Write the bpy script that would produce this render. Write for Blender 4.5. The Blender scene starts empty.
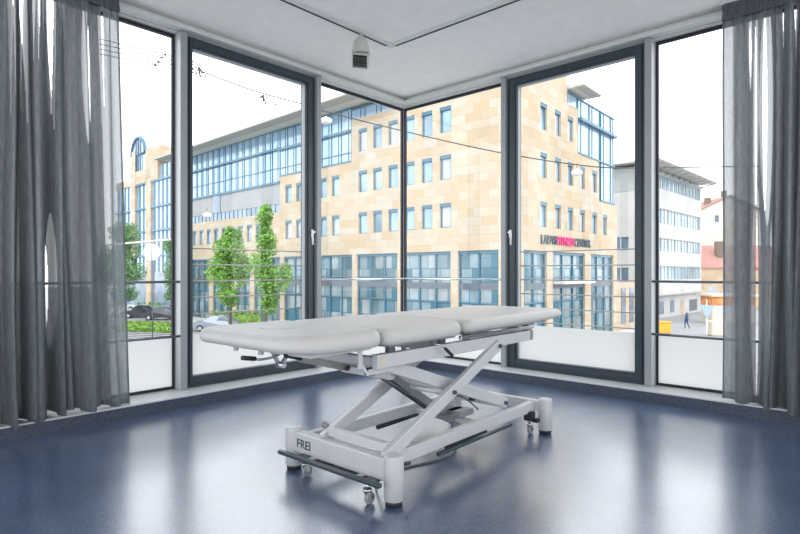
import bpy, bmesh, math, random
from mathutils import Vector, Matrix
R = math.radians
rnd = random.Random(7)
sc = bpy.context.scene
col = sc.collection

# ------------------------------------------------------------------ frames
YAW = math.atan2(.673, .740)
CY, SY = math.cos(YAW), math.sin(YAW)
def W(r, f, z):
    """street frame (r = right, f = ahead of the room's viewpoint) -> world"""
    return Vector((r*CY - f*SY, r*SY + f*CY, z))

# ------------------------------------------------------------------ materials
def nodes(name):
    m = bpy.data.materials.new(name); m.use_nodes = True
    nt = m.node_tree
    return m, nt, nt.nodes['Principled BSDF'], nt.nodes['Material Output']
def pmat(name, c, rough=.5, metal=0., spec=.5, var=0., scale=8., bump=0., bscale=40., coat=0.):
    m, nt, b, o = nodes(name)
    b.inputs['Base Color'].default_value = (*c, 1)
    b.inputs['Roughness'].default_value = rough
    b.inputs['Metallic'].default_value = metal
    b.inputs['Specular IOR Level'].default_value = spec
    b.inputs['Coat Weight'].default_value = coat
    tc = nt.nodes.new('ShaderNodeTexCoord')
    n = nt.nodes.new('ShaderNodeTexNoise'); n.inputs['Scale'].default_value = scale; n.inputs['Detail'].default_value = 5
    nt.links.new(tc.outputs['Object'], n.inputs['Vector'])
    r = nt.nodes.new('ShaderNodeValToRGB')
    v = var if var else .03
    r.color_ramp.elements[0].position = .3; r.color_ramp.elements[1].position = .7
    r.color_ramp.elements[0].color = (*[max(0, x*(1-v)) for x in c], 1)
    r.color_ramp.elements[1].color = (*[min(1, x*(1+v)) for x in c], 1)
    nt.links.new(n.outputs['Fac'], r.inputs['Fac']); nt.links.new(r.outputs['Color'], b.inputs['Base Color'])
    if bump:
        n2 = nt.nodes.new('ShaderNodeTexNoise'); n2.inputs['Scale'].default_value = bscale
        nt.links.new(tc.outputs['Object'], n2.inputs['Vector'])
        bp = nt.nodes.new('ShaderNodeBump'); bp.inputs['Strength'].default_value = bump; bp.inputs['Distance'].default_value = .01
        nt.links.new(n2.outputs['Fac'], bp.inputs['Height']); nt.links.new(bp.outputs['Normal'], b.inputs['Normal'])
    return m

def glass_mat(name, tint=(1, 1, 1), refl=1.45):
    m, nt, b, o = nodes(name); nt.nodes.remove(b)
    t = nt.nodes.new('ShaderNodeBsdfTransparent'); t.inputs[0].default_value = (*tint, 1)
    g = nt.nodes.new('ShaderNodeBsdfGlossy'); g.inputs['Roughness'].default_value = .0
    f = nt.nodes.new('ShaderNodeFresnel'); f.inputs['IOR'].default_value = refl
    mx = nt.nodes.new('ShaderNodeMixShader')
    nt.links.new(f.outputs[0], mx.inputs[0]); nt.links.new(t.outputs[0], mx.inputs[1]); nt.links.new(g.outputs[0], mx.inputs[2])
    nt.links.new(mx.outputs[0], o.inputs['Surface'])
    return m

def film_mat(name, c, diff, transl):
    """frosted film: scatters the light that comes through it"""
    m, nt, b, o = nodes(name); nt.nodes.remove(b)
    t = nt.nodes.new('ShaderNodeBsdfTranslucent'); t.inputs[0].default_value = (*c, 1)
    d = nt.nodes.new('ShaderNodeBsdfDiffuse'); d.inputs[0].default_value = (*c, 1)
    mx = nt.nodes.new('ShaderNodeMixShader'); mx.inputs[0].default_value = transl
    nt.links.new(d.outputs[0], mx.inputs[1]); nt.links.new(t.outputs[0], mx.inputs[2])
    nt.links.new(mx.outputs[0], o.inputs['Surface'])
    return m

def sheer_mat(name, c, c2, transp):
    m, nt, b, o = nodes(name); nt.nodes.remove(b)
    N = nt.nodes.new; L = nt.links.new
    tc = N('ShaderNodeTexCoord'); mp = N('ShaderNodeMapping'); mp.inputs['Scale'].default_value = (90, 90, 14)
    n = N('ShaderNodeTexNoise'); n.inputs['Scale'].default_value = 1; n.inputs['Detail'].default_value = 3
    L(tc.outputs['Object'], mp.inputs[0]); L(mp.outputs[0], n.inputs['Vector'])
    r = N('ShaderNodeValToRGB'); r.color_ramp.elements[0].position = .35; r.color_ramp.elements[1].position = .65
    r.color_ramp.elements[0].color = (*c, 1); r.color_ramp.elements[1].color = (*c2, 1)
    L(n.outputs['Fac'], r.inputs[0])
    d = N('ShaderNodeBsdfDiffuse'); t = N('ShaderNodeBsdfTranslucent'); tr = N('ShaderNodeBsdfTransparent')
    L(r.outputs[0], d.inputs[0]); L(r.outputs[0], t.inputs[0])
    m1 = N('ShaderNodeMixShader'); m1.inputs[0].default_value = .42
    L(d.outputs[0], m1.inputs[1]); L(t.outputs[0], m1.inputs[2])
    m2 = N('ShaderNodeMixShader')
    # an open weave lets less light through the more obliquely it is crossed
    lw = N('ShaderNodeLayerWeight'); lw.inputs['Blend'].default_value = .5
    mr = N('ShaderNodeMapRange'); mr.inputs['From Min'].default_value = 0; mr.inputs['From Max'].default_value = .75
    mr.inputs['To Min'].default_value = transp; mr.inputs['To Max'].default_value = 0
    L(lw.outputs['Facing'], mr.inputs['Value']); L(mr.outputs[0], m2.inputs[0])
    L(m1.outputs[0], m2.inputs[1]); L(tr.outputs[0], m2.inputs[2])
    L(m2.outputs[0], o.inputs['Surface'])
    return m

def floor_mat():
    m, nt, b, o = nodes('blue_linoleum'); N = nt.nodes.new; L = nt.links.new
    tc = N('ShaderNodeTexCoord')
    n1 = N('ShaderNodeTexNoise'); n1.inputs['Scale'].default_value = 95; n1.inputs['Detail'].default_value = 8; n1.inputs['Roughness'].default_value = .75
    n2 = N('ShaderNodeTexNoise'); n2.inputs['Scale'].default_value = 4; n2.inputs['Detail'].default_value = 6
    L(tc.outputs['Object'], n1.inputs['Vector']); L(tc.outputs['Object'], n2.inputs['Vector'])
    r = N('ShaderNodeValToRGB')
    e = r.color_ramp.elements
    e[0].position = .33; e[0].color = FLOOR_DARK; e[1].position = .68; e[1].color = FLOOR_LIGHT
    L(n1.outputs['Fac'], r.inputs[0])
    mx = N('ShaderNodeMixRGB'); mx.blend_type = 'MULTIPLY'; mx.inputs[0].default_value = .6
    r2 = N('ShaderNodeValToRGB'); r2.color_ramp.elements[0].position = .35; r2.color_ramp.elements[0].color = (.35, .42, .55, 1); r2.color_ramp.elements[1].position = .65
    L(n2.outputs['Fac'], r2.inputs[0]); L(r.outputs[0], mx.inputs[1]); L(r2.outputs[0], mx.inputs[2])
    L(mx.outputs[0], b.inputs['Base Color'])
    rr = N('ShaderNodeMapRange'); rr.inputs['To Min'].default_value = FLOOR_ROUGH[0]; rr.inputs['To Max'].default_value = FLOOR_ROUGH[1]
    L(n1.outputs['Fac'], rr.inputs['Value']); L(rr.outputs[0], b.inputs['Roughness'])
    b.inputs['IOR'].default_value = 2.5; b.inputs['Coat Weight'].default_value = .7; b.inputs['Coat Roughness'].default_value = .3; b.inputs['Coat IOR'].default_value = 1.7
    bp = N('ShaderNodeBump'); bp.inputs['Strength'].default_value = .05; bp.inputs['Distance'].default_value = .004
    L(n1.outputs['Fac'], bp.inputs['Height']); L(bp.outputs[0], b.inputs['Normal'])
    return m
FLOOR_DARK = (.020, .045, .10, 1); FLOOR_LIGHT = (.12, .19, .33, 1); FLOOR_ROUGH = (.18, .25)

def brick_mat(name, c1, c2, mortar, bw, bh, msize, rough=.85, metal=0., offset=.5, spec=.3, contrast=None):
    m, nt, b, o = nodes(name); N = nt.nodes.new; L = nt.links.new
    uv = N('ShaderNodeUVMap')
    br = N('ShaderNodeTexBrick')
    br.inputs['Scale'].default_value = 1; br.inputs['Brick Width'].default_value = bw; br.inputs['Row Height'].default_value = bh
    br.inputs['Mortar Size'].default_value = msize; br.offset = offset; br.inputs['Bias'].default_value = -.1
    br.inputs['Color1'].default_value = (*c1, 1); br.inputs['Color2'].default_value = (*c2, 1); br.inputs['Mortar'].default_value = (*mortar, 1)
    L(uv.outputs[0], br.inputs['Vector'])
    n = N('ShaderNodeTexNoise'); n.inputs['Scale'].default_value = .35; n.inputs['Detail'].default_value = 6
    L(uv.outputs[0], n.inputs['Vector'])
    r = N('ShaderNodeValToRGB'); r.color_ramp.elements[0].position = .3; r.color_ramp.elements[1].position = .7
    k = contrast or .85
    r.color_ramp.elements[0].color = (k, k, k, 1)
    L(n.outputs['Fac'], r.inputs[0])
    mx = N('ShaderNodeMixRGB'); mx.blend_type = 'MULTIPLY'; mx.inputs[0].default_value = 1
    L(br.outputs['Color'], mx.inputs[1]); L(r.outputs[0], mx.inputs[2]); L(mx.outputs[0], b.inputs['Base Color'])
    b.inputs['Roughness'].default_value = rough; b.inputs['Metallic'].default_value = metal; b.inputs['Specular IOR Level'].default_value = spec
    return m

M = {}
M['floor'] = floor_mat()
M['plinth'] = pmat('blue_grey_upstand', (.055, .072, .105), .45, var=.5, scale=90)
M['sill'] = pmat('pale_sill', (.62, .64, .65), .35)
M['ceiling'] = pmat('ceiling_paint', (.88, .87, .845), .9)
M['wall'] = pmat('wall_paint', (.82, .82, .81), .9)
M['trimw'] = pmat('white_trim', (.66, .68, .66), .6)
M['slot'] = pmat('black_slot', (.015, .015, .017), .7)
M['frame'] = pmat('navy_grey_aluminium', (.032, .050, .066), .38, spec=.5)
M['mullion'] = pmat('grey_painted_steel', (.33, .345, .37), .42)
M['gasket'] = pmat('black_gasket', (.02, .02, .03), .6)
M['glass'] = glass_mat('window_glass', (.97, .985, .98))
M['film'] = film_mat('frosted_film', (.62, .625, .62), .5, .62)
M['chrome'] = pmat('brushed_steel', (.62, .64, .66), .25, 1.)
M['darksteel'] = pmat('dark_steel', (.10, .11, .13), .35, .6)
M['vinyl'] = pmat('light_grey_vinyl', (.57, .557, .535), .42, bump=.04, bscale=300)
M['white'] = pmat('white_powder_coat', (.60, .605, .625), .38, coat=.2)
M['rubber'] = pmat('black_rubber', (.02, .02, .022), .55)
M['bluebar'] = pmat('teal_coated_bar', (.022, .045, .06), .3, .2)
M['greyplastic'] = pmat('grey_plastic', (.28, .29, .30), .5)
M['springtube'] = pmat('gunmetal_tube', (.24, .23, .22), .35, .5)
M['cable'] = pmat('grey_cable', (.12, .13, .14), .5)
M['curtain'] = sheer_mat('sheer_slate_linen', (.19, .21, .23), (.25, .275, .295), .19)
M['lamp'] = pmat('cream_lamp_housing', (.55, .56, .52), .5)
M['lampdark'] = pmat('lamp_reflector', (.16, .16, .15), .4)
# street
M['stone'] = brick_mat('sandstone_cladding', (.55, .49, .40), (.52, .385, .245), (.41, .35, .27), 1.3, .60, .012)
M['body'] = pmat('roofing_felt', (.35, .34, .32), .9)
M['soffit'] = pmat('roof_soffit', (.46, .44, .40), .8)
M['soffitw'] = pmat('pale_soffit', (.64, .61, .56), .8)
M['bluesteel'] = pmat('blue_window_steel', (.05, .16, .24), .4)
M['cwglass'] = brick_mat('blue_curtain_glass', (.34, .50, .66), (.42, .56, .70), (.28, .42, .56), 1.3, 9, .02, .12, .32, 0, contrast=.8)
M['pane'] = pmat('office_pane', (.27, .40, .50), .12, .22, var=.35, scale=.35)
M['paneshade'] = pmat('office_pane_blind', (.42, .46, .50), .25, .2, var=.2, scale=.4)
M['blind'] = brick_mat('grey_blind', (.40, .41, .42), (.36, .37, .39), (.30, .31, .33), 1.3, .09, .01, .7)
M['darkglass'] = pmat('dark_window_band', (.20, .26, .33), .2, .3, var=.3, scale=.6)
M['shopglass'] = brick_mat('shop_glass', (.07, .20, .27), (.50, .55, .56), (.05, .16, .24), .95, 1.25, .03, .2, .25, .3, contrast=.55)
M['spandrel'] = pmat('spandrel_grey', (.09, .12, .15), .4, var=.2, scale=.5)
M['concrete'] = brick_mat('pale_concrete', (.56, .55, .54), (.52, .51, .50), (.46, .46, .45), 2.4, 1.2, .01)
M['greyclad'] = pmat('grey_cladding', (.36, .38, .38), .7)
M['cream'] = pmat('cream_render', (.68, .60, .50), .9)
M['tan'] = pmat('tan_render', (.52, .38, .25), .9, var=.2, scale=.6)
M['redtile'] = brick_mat('red_roof_tiles', (.46, .24, .20), (.42, .20, .17), (.32, .16, .14), .3, .3, .02)
M['asphalt'] = pmat('pale_asphalt', (.29, .29, .30), .9, var=.12, scale=.4)
M['pavement'] = pmat('pale_paving', (.50, .48, .46), .9, var=.08, scale=.8)
M['grass'] = pmat('grass', (.16, .32, .06), .9, var=.35, scale=2)
M['leaf'] = pmat('fresh_leaves', (.20, .40, .07), .7, var=.5, scale=1.5)
M['leafb'] = pmat('deep_leaves', (.17, .34, .13), .7, var=.5, scale=1.5)
M['hedge'] = pmat('hedge_leaves', (.20, .34, .06), .8, var=.5, scale=3)
M['bark'] = pmat('bark', (.16, .12, .09), .9)
M['car_dark'] = pmat('dark_car_paint', (.03, .035, .05), .2, coat=.8)
M['car_silver'] = pmat('silver_car_paint', (.34, .38, .44), .2, .4, coat=.6)
M['car_white'] = pmat('white_car_paint', (.62, .64, .66), .25, coat=.6)
M['carglass'] = pmat('car_glass', (.12, .16, .20), .08, .3)
M['tyre'] = pmat('tyre', (.02, .02, .02), .8)
M['yellow'] = pmat('yellow_bin', (.75, .42, .03), .5)
M['orange'] = pmat('orange_boarding', (.70, .27, .08), .6, var=.3, scale=1.5)
M['signback'] = pmat('pale_sign_back', (.32, .41, .48), .4)
M['signwhite'] = pmat('white_sign', (.55, .60, .66), .5)
M['rod'] = pmat('weathered_rod', (.36, .34, .31), .4, .3)
M['wire'] = pmat('overhead_wire', (.06, .06, .06), .6)
M['lampwhite'] = pmat('white_street_lamp', (.80, .80, .78), .4)
M['pink'] = pmat('magenta_letters', (.75, .02, .18), .5)
M['letter'] = pmat('dark_letters', (.05, .08, .09), .5)
M['navycloth'] = pmat('navy_cloth', (.04, .07, .16), .8)
M['skin'] = pmat('skin', (.50, .30, .22), .6)
M['hair'] = pmat('dark_hair', (.05, .035, .03), .8)

# ------------------------------------------------------------------ mesh builder
class MB:
    def __init__(s): s.v = []; s.f = []; s.mi = []; s.uv = []; s.sm = []
    def quad(s, pts, mi=0, uv=None, smooth=False):
        i = len(s.v); s.v += [Vector(p) for p in pts]; s.f.append(tuple(range(i, i+len(pts)))); s.mi.append(mi)
        s.uv.append(uv or [(0, 0)]*len(pts)); s.sm.append(smooth)
    def box(s, x0, x1, y0, y1, z0, z1, mi=0, T=None):
        T = T or (lambda a, b, c: Vector((a, b, c)))
        i = len(s.v)
        P = [(x, y, z) for z in (z0, z1) for y in (y0, y1) for x in (x0, x1)]
        s.v += [T(*p) for p in P]
        flip = (x1 < x0) ^ (y1 < y0) ^ (z1 < z0)
        for q in ((0, 2, 3, 1), (4, 5, 7, 6), (0, 1, 5, 4), (2, 6, 7, 3), (0, 4, 6, 2), (1, 3, 7, 5)):
            if flip: q = q[::-1]
            s.f.append(tuple(i+k for k in q)); s.mi.append(mi); s.sm.append(False)
            s.uv.append([(P[k][0]+P[k][1], P[k][2]) for k in q])
    def beam(s, a, b, w, h, mi=0, up=(0, 0, 1)):
        a = Vector(a); b = Vector(b); d = (b-a).normalized(); u = Vector(up)
        sd = d.cross(u)
        if sd.length < 1e-4: sd = d.cross(Vector((1, 0, 0)))
        sd.normalize(); u = sd.cross(d).normalized()
        c = [a+sd*(sx*w/2)+u*(sz*h/2) for sx, sz in ((-1, -1), (1, -1), (1, 1), (-1, 1))]
        e = [p+(b-a) for p in c]
        i = len(s.v); s.v += c+e
        for q in ((3, 2, 1, 0), (4, 5, 6, 7), (0, 1, 5, 4), (1, 2, 6, 5), (2, 3, 7, 6), (3, 0, 4, 7)):
            s.f.append(tuple(i+k for k in q)); s.mi.append(mi); s.sm.append(False); s.uv.append([(0, 0)]*4)
    def tube(s, pts, r, n=12, mi=0, caps=True):
        pts = [Vector(p) for p in pts]
        rs = r if isinstance(r, (list, tuple)) else [r]*len(pts)
        rings = []
        ref = None
        for k, p in enumerate(pts):
            d = (pts[min(k+1, len(pts)-1)]-pts[max(k-1, 0)]).normalized()
            if ref is None:
                ref = Vector((0, 0, 1)) if abs(d.z) < .9 else Vector((1, 0, 0))
            u = d.cross(ref).normalized(); v = u.cross(d).normalized(); ref = v
            i = len(s.v)
            for j in range(n):
                a = 2*math.pi*j/n; s.v.append(p+(u*math.cos(a)+v*math.sin(a))*rs[k])
            rings.append(i)
        for a, b in zip(rings, rings[1:]):
            for j in range(n):
                s.f.append((a+j, b+j, b+(j+1) % n, a+(j+1) % n)); s.mi.append(mi); s.sm.append(True); s.uv.append([(0, 0)]*4)
        if caps:
            s.f.append(tuple(rings[0]+j for j in range(n))); s.f.append(tuple(rings[-1]+n-1-j for j in range(n)))
            for _ in (0, 1): s.mi.append(mi); s.sm.append(False); s.uv.append([(0, 0)]*n)
    def lathe(s, c, prof, n=24, mi=0):
        """prof: (radius, z) list, about the vertical through c"""
        s.tube_rings([[Vector((c[0]+r*math.cos(2*math.pi*j/n), c[1]+r*math.sin(2*math.pi*j/n), c[2]+z)) for j in range(n)] for r, z in prof], mi)
    def tube_rings(s, R_, mi=0, caps=True, smooth=True):
        n = len(R_[0]); st = []
        for ring in R_: st.append(len(s.v)); s.v += ring
        for a, b in zip(st, st[1:]):
            for j in range(n):
                s.f.append((a+j, a+(j+1) % n, b+(j+1) % n, b+j)); s.mi.append(mi); s.sm.append(smooth); s.uv.append([(0, 0)]*4)
        if caps:
            s.f.append(tuple(st[0]+n-1-j for j in range(n))); s.f.append(tuple(st[-1]+j for j in range(n)))
            for _ in (0, 1): s.mi.append(mi); s.sm.append(False); s.uv.append([(0, 0)]*n)
    def build(s, name, mats, parent=None, bevel=0., seg=2, origin=None):
        if not isinstance(mats, (list, tuple)): mats = [mats]
        off = Vector((0, 0, 0))
        if parent is not None:
            p = parent
            while p is not None: off += p.location; p = p.parent
        o0 = Vector(origin) if origin is not None else (Vector((0, 0, 0)) if parent is not None else s.base())
        me = bpy.data.meshes.new(name)
        me.from_pydata([tuple(v-off-o0) for v in s.v], [], s.f)
        for m in mats: me.materials.append(m)
        me.polygons.foreach_set('material_index', s.mi); me.polygons.foreach_set('use_smooth', s.sm)
        ul = me.uv_layers.new(name='UVMap'); flat = [c for f in s.uv for t in f for c in t]
        ul.data.foreach_set('uv', flat)
        me.validate(); me.update()
        o = bpy.data.objects.new(name, me); col.objects.link(o); o.location = o0
        if parent is not None: o.parent = parent
        if bevel:
            b = o.modifiers.new('Bevel', 'BEVEL'); b.width = bevel; b.segments = seg; b.limit_method = 'ANGLE'; b.angle_limit = R(40)
        return o
    def base(s):
        xs = [v.x for v in s.v]; ys = [v.y for v in s.v]; zs = [v.z for v in s.v]
        return Vector(((min(xs)+max(xs))/2, (min(ys)+max(ys))/2, min(zs)))
def root(name, loc, label=None, cat=None, group=None, kind=None):
    o = bpy.data.objects.new(name, None); col.objects.link(o); o.location = loc; o.empty_display_size = .1
    return tag(o, label, cat, group, kind)
def tag(o, label=None, cat=None, group=None, kind=None):
    if label: o['label'] = label
    if cat: o['category'] = cat
    if group: o['group'] = group
    if kind: o['kind'] = kind
    return o
def box(name, b, mat, parent=None, bevel=0.):
    m = MB(); m.box(*b); return m.build(name, mat, parent, bevel)
def struct(o): o['kind'] = 'structure'; return o

# ================================================================== ROOM
XL, YR = -4.22, 4.70        # glass planes of the two glazed walls
XB, YB = 2.6, -2.6          # solid walls behind the viewpoint
CEIL = 2.93
FT = 2.865                  # top of window frames
SZ = .09                    # sill height

o = box('floor', (XL-.05, XB, YB, YR+.05, -.12, 0), M['floor']); tag(o, 'glossy mottled blue linoleum floor', 'floor', kind='structure')
o = box('ceiling', (XL-.15, XB+.1, YB-.1, YR+.15, CEIL, CEIL+.2), M['ceiling']); tag(o, 'plain white painted ceiling', 'ceiling', kind='structure')
# walls behind the viewpoint, each with wide openings added to let in sky light
def wall_open(name, fixed, a0, a1, ops, axis):
    m = MB()
    cuts = sorted({a0, a1, *[x for q in ops for x in q[:2]]}); zc = sorted({0., CEIL, *[x for q in ops for x in q[2:]]})
    for p, q in zip(cuts, cuts[1:]):
        for z0, z1 in zip(zc, zc[1:]):
            if any(u[0] <= p and q <= u[1] and u[2] <= z0 and z1 <= u[3] for u in ops): continue
            if axis == 'x': m.box(fixed, fixed+.12, p, q, z0, z1)
            else: m.box(p, q, fixed-.12, fixed, z0, z1)
    return struct(m.build(name, M['wall']))
OPX = [(YB+.5, YB+3.2, .4, 2.75), (YB+3.7, YR-.9, .4, 2.75)]
OPY = [(XL+.5, XL+3.2, .4, 2.75), (XL+3.7, XB-.5, .4, 2.75)]
tag(wall_open('wall_right', XB, YB, YR, OPX, 'x'), 'white wall behind the viewer, right side, with wide openings added for daylight', 'wall')
tag(wall_open('wall_back', YB, XL, XB, OPY, 'y'), 'white wall behind the viewer with wide openings added for daylight', 'wall')

# plinth with sill, both glazed sides
def TL(u, n, z): return Vector((XL+n, u, z))          # left wall: u along Y, n into the room
def TR(u, n, z): return Vector((u, YR-n, z))          # right wall: u along X, n into the room
m = MB(); m.box(XL-.06, XL+.30, YB, YR+.06, 0, SZ-.012); tag(struct(m.build('baseboard_left', M['plinth'])), 'blue-grey linoleum upstand below left glazing', 'baseboard')
m = MB(); m.box(XL+.301, XB, YR-.27, YR+.06, 0, SZ-.012); tag(struct(m.build('baseboard_right', M['plinth'])), 'blue-grey linoleum upstand below right glazing', 'baseboard')
m = MB(); m.box(XL-.06, XL+.304, YB, YR+.06, SZ-.011, SZ); tag(struct(m.build('trim_1', M['sill'], bevel=.002)), 'pale metal sill along the left glazing', 'sill')
m = MB(); m.box(XL+.305, XB, YR-.274, YR+.06, SZ-.011, SZ); tag(struct(m.build('trim_2', M['sill'], bevel=.002)), 'pale metal sill along the right glazing', 'sill')
# ceiling strips above the glazing
for nm, T, u0, u1 in (('trim_3', TL, YB, YR+.05), ('trim_4', TR, XL+.141, XB)):
    m = MB()
    m.box(u0, u1, -.12, .14, FT, FT+.028, T=T)
    m.box(u0, u1, -.12, .10, FT+.028, CEIL-.003, T=T)
    m.box(u0, u1, -.02, .05, FT-.014, FT-.001, T=T)
    o = m.build(nm, M['trimw'], bevel=.004)
    tag(struct(o), 'white ceiling strip above the %s glazing' % ('left' if T is TL else 'right'), 'trim')

# mullions
def mullion(name, T, u, label, side=0, h=FT+.03):
    r = MB()
    w, d0, d1 = .05, -.03, .105
    r.box(u-w/2, u+w/2, d0, d1, SZ+.001, h-.035, T=T)
    # rounded head
    n = 14; ring0 = []; ring1 = []
    pts = [(-w/2, h-.035), (w/2, h-.035)]+[(w/2*math.cos(math.pi*k/n), h-.035+.03*math.sin(math.pi*k/n)) for k in range(n+1)]
    pts = [(w/2*math.cos(math.pi*k/n), h-.035+.03*math.sin(math.pi*k/n)) for k in range(n+1)]
    R0 = [T(u+a, d0, z) for a, z in pts]; R1 = [T(u+a, d1+.012, z) for a, z in pts]
    r.tube_rings([R0, R1], smooth=False)
    r.box(u-w/2-.008, u+w/2+.008, -.015, .02, SZ+.001, FT-.015, T=T)
    if side:
        r.box(u+side*.0252, u+side*.029, .021, .100, SZ+.001, FT-.015, mi=1, T=T)
    o = r.build(name, [M['mullion'], M['sill']], bevel=.002)
    tag(struct(o), label, 'mullion')
ML = [.715, 2.05, 3.385]; MR = [-.18, -1.514, -2.845]
ti = 5
for u, l in zip([-.62, -1.955]+ML, ['behind the viewer, first', 'behind the viewer, second', 'behind the left curtain', 'between left fixed pane and left casement', 'between left casement and corner pane']):
    mullion('trim_%d' % ti, TL, u, 'grey steel mullion of left glazing, '+l, {2.05: -1, 3.385: 1}.get(u, 0)); ti += 1
for u, l in zip([1.155]+MR, ['outside the right edge of view', 'behind the right curtain', 'between right casement and right fixed pane', 'between corner pane and right casement']):
    mullion('trim_%d' % ti, TR, u, 'grey steel mullion of right glazing, '+l, {-1.514: 1, -2.845: -1}.get(u, 0)); ti += 1
m = MB(); m.box(XL-.025, XL+.02, YR-.02, YR+.025, SZ+.001, FT-.015); tag(struct(m.build('trim_%d' % ti, M['mullion'], bevel=.003)), 'slim grey corner post where the glazed walls meet', 'post')

# fixed windows
def fixed_window(i, T, u0, u1, label):
    c = T((u0+u1)/2, 0, SZ)
    rt = root('window_%d' % i, c, label, 'window', kind='structure')
    f = MB(); t = .018
    f.box(u0, u0+t, -.012, .012, SZ+.001, FT-.015, T=T); f.box(u1-t, u1, -.012, .012, SZ+.001, FT-.015, T=T)
    f.box(u0+t, u1-t, -.012, .012, SZ+.001, SZ+.022, T=T); f.box(u0+t, u1-t, -.012, .012, FT-.04, FT-.015, T=T)
    f.build('window_frame', M['gasket'], rt)
    p = MB(); p.quad([T(u0+t, 0, SZ+.022), T(u1-t, 0, SZ+.022), T(u1-t, 0, FT-.04), T(u0+t, 0, FT-.04)]); p.build('pane', M['glass'], rt)
    p = MB(); p.quad([T(u0+t, .004, SZ+.022), T(u1-t, .004, SZ+.022), T(u1-t, .004, .50), T(u0+t, .004, .50)]); g = p.build('frosted_film', M['film'], rt)
    g['label'] = 'milky frosted film on the lower glass'
w = .033
wi = 1
for T, u0, u1, l in ((TL, ML[0]+w, ML[1]-w, 'tall fixed pane beside the left curtain'),
                     (TL, ML[2]+w, YR-.022, 'fixed corner pane of left glazing'),
                     (TR, XL+.022, MR[2]-w, 'fixed corner pane of right glazing'),
                     (TR, MR[1]+w, MR[0]-w, 'tall fixed pane beside the right curtain'),
                     (TL, -.62+w, ML[0]-w, 'fixed pane hidden behind the left curtain'),
                     (TL, -1.955+w, -.62-w, 'fixed pane of left glazing behind the viewer'),
                     (TR, MR[0]+w, 1.155-w, 'fixed pane hidden behind the right curtain'),
                     (TR, 1.155+w, XB-.01, 'fixed pane of right glazing outside the view')):
    fixed_window(wi, T, u0, u1, l); wi += 1

# casement doors with heavy navy frames
def casement(i, T, u0, u1, hinge, label):
    rt = root('door_%d' % i, T((u0+u1)/2, 0, SZ), label, 'glass door', kind='structure')
    f = MB(); fw = .098; z0, z1 = SZ+.001, FT-.015
    fa, fb = (.062, .098) if hinge > 0 else (.098, .088)
    f.box(u0, u0+fa, -.02, .068, z0, z1, T=T); f.box(u1-fb, u1, -.02, .068, z0, z1, T=T)
    f.box(u0+fa, u1-fb, -.02, .068, z0, z0+.085, T=T); f.box(u0+fa, u1-fb, -.02, .068, z1-.082, z1, T=T)
    # raised sash edge and inner bead
    e = .03; ea, eb = fa-e-.014, fb-e-.014
    for (a, b, c, d) in ((u0+e, u0+e+ea, z0+e, z1-e), (u1-e-eb, u1-e, z0+e, z1-e), (u0+e+ea, u1-e-eb, z0+e, z0+e+.04), (u0+e+ea, u1-e-eb, z1-e-.04, z1-e)):
        f.box(a, b, .068, .08, c, d, T=T)
    f.build('door_frame', M['frame'], rt, bevel=.003)
    g = MB(); q = .006
    a0, a1, b0, b1 = u0+fa, u1-fb, z0+.085, z1-.082
    g.box(a0, a0+q, .005, .05, b0, b1, T=T); g.box(a1-q, a1, .005, .05, b0, b1, T=T); g.box(a0+q, a1-q, .005, .05, b0, b0+q, T=T); g.box(a0+q, a1-q, .005, .05, b1-q, b1, T=T)
    g.build('glazing_bead', M['mullion'], rt)
    p = MB(); p.quad([T(a0, .02, b0), T(a1, .02, b0), T(a1, .02, b1), T(a0, .02, b1)]); p.build('pane', M['glass'], rt)
    p = MB(); p.quad([T(a0+q, .026, b0+q), T(a1-q, .026, b0+q), T(a1-q, .026, .50), T(a0+q, .026, .50)]); g = p.build('frosted_film', M['film'], rt)
    g['label'] = 'milky frosted film on the lower glass'
    h = MB(); hu = u1-.042 if hinge > 0 else u0+.042
    s = -1 if hinge > 0 else 1
    h.box(hu-.014, hu+.014, .081, .09, 1.33, 1.40, T=T)
    h.tube([T(hu, .085, 1.375), T(hu, .122, 1.375), T(hu+s*.012, .130, 1.374), T(hu+s*.030, .132, 1.365), T(hu+s*.032, .132, 1.35), T(hu+s*.030, .132, 1.255)], .0095, 10)
    h.build('handle', M['lampwhite'], rt)
casement(1, TL, ML[1]+.026, ML[2]-.026, 1, 'tall navy-framed glass door in left glazing with handle at right edge')
casement(2, TR, MR[2]+.026, MR[1]-.026, -1, 'tall navy-framed glass door in right glazing with handle at left edge')

# inside safety bars on the fixed panes
for T, u0, u1, nm in ((TL, ML[0]+.026, ML[1]-.026, 'left fixed pane'), (TL, ML[2]+.026, YR-.095, 'left corner pane'),
                      (TR, XL+.095, MR[2]-.026, 'right corner pane'), (TR, MR[1]+.026, MR[0]-.026, 'right fixed pane')):
    for z, zz in ((.925, 'upper'), (.507, 'lower')):
        m = MB(); m.tube([T(u0, .09, z), T(u1, .09, z)], .0095, 12)
        tag(m.build('safety_bar', M['chrome'] if 'corner' in nm else M['darksteel']), '%s slim steel safety bar across the %s' % (zz, nm), 'safety bar', 'safety bars on the fixed panes')
# outside balustrades in front of the two doors
for T, u0, u1, nm in ((TL, ML[1], ML[2], 'left'), (TR, MR[2], MR[1], 'right')):
    rt = root('balcony_railing', T((u0+u1)/2, -.10, .5), 'steel balcony railing of thin horizontal rods outside the %s glass door' % nm, 'railing', 'balcony railings')
    for z in (1.195, 1.06, .925, .79, .655, .52):
        m = MB(); m.tube([T(u0+.004, -.10, z), T(u1-.004, -.10, z)], .0058, 10); m.build('rod', M['rod'], rt)
    for u in (u0+.002, u1-.002):
        m = MB(); m.box(u-.002, u+.002, -.115, -.031, .50, 1.215, T=T); m.build('fixing_plate', M['darksteel'], rt)
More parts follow.
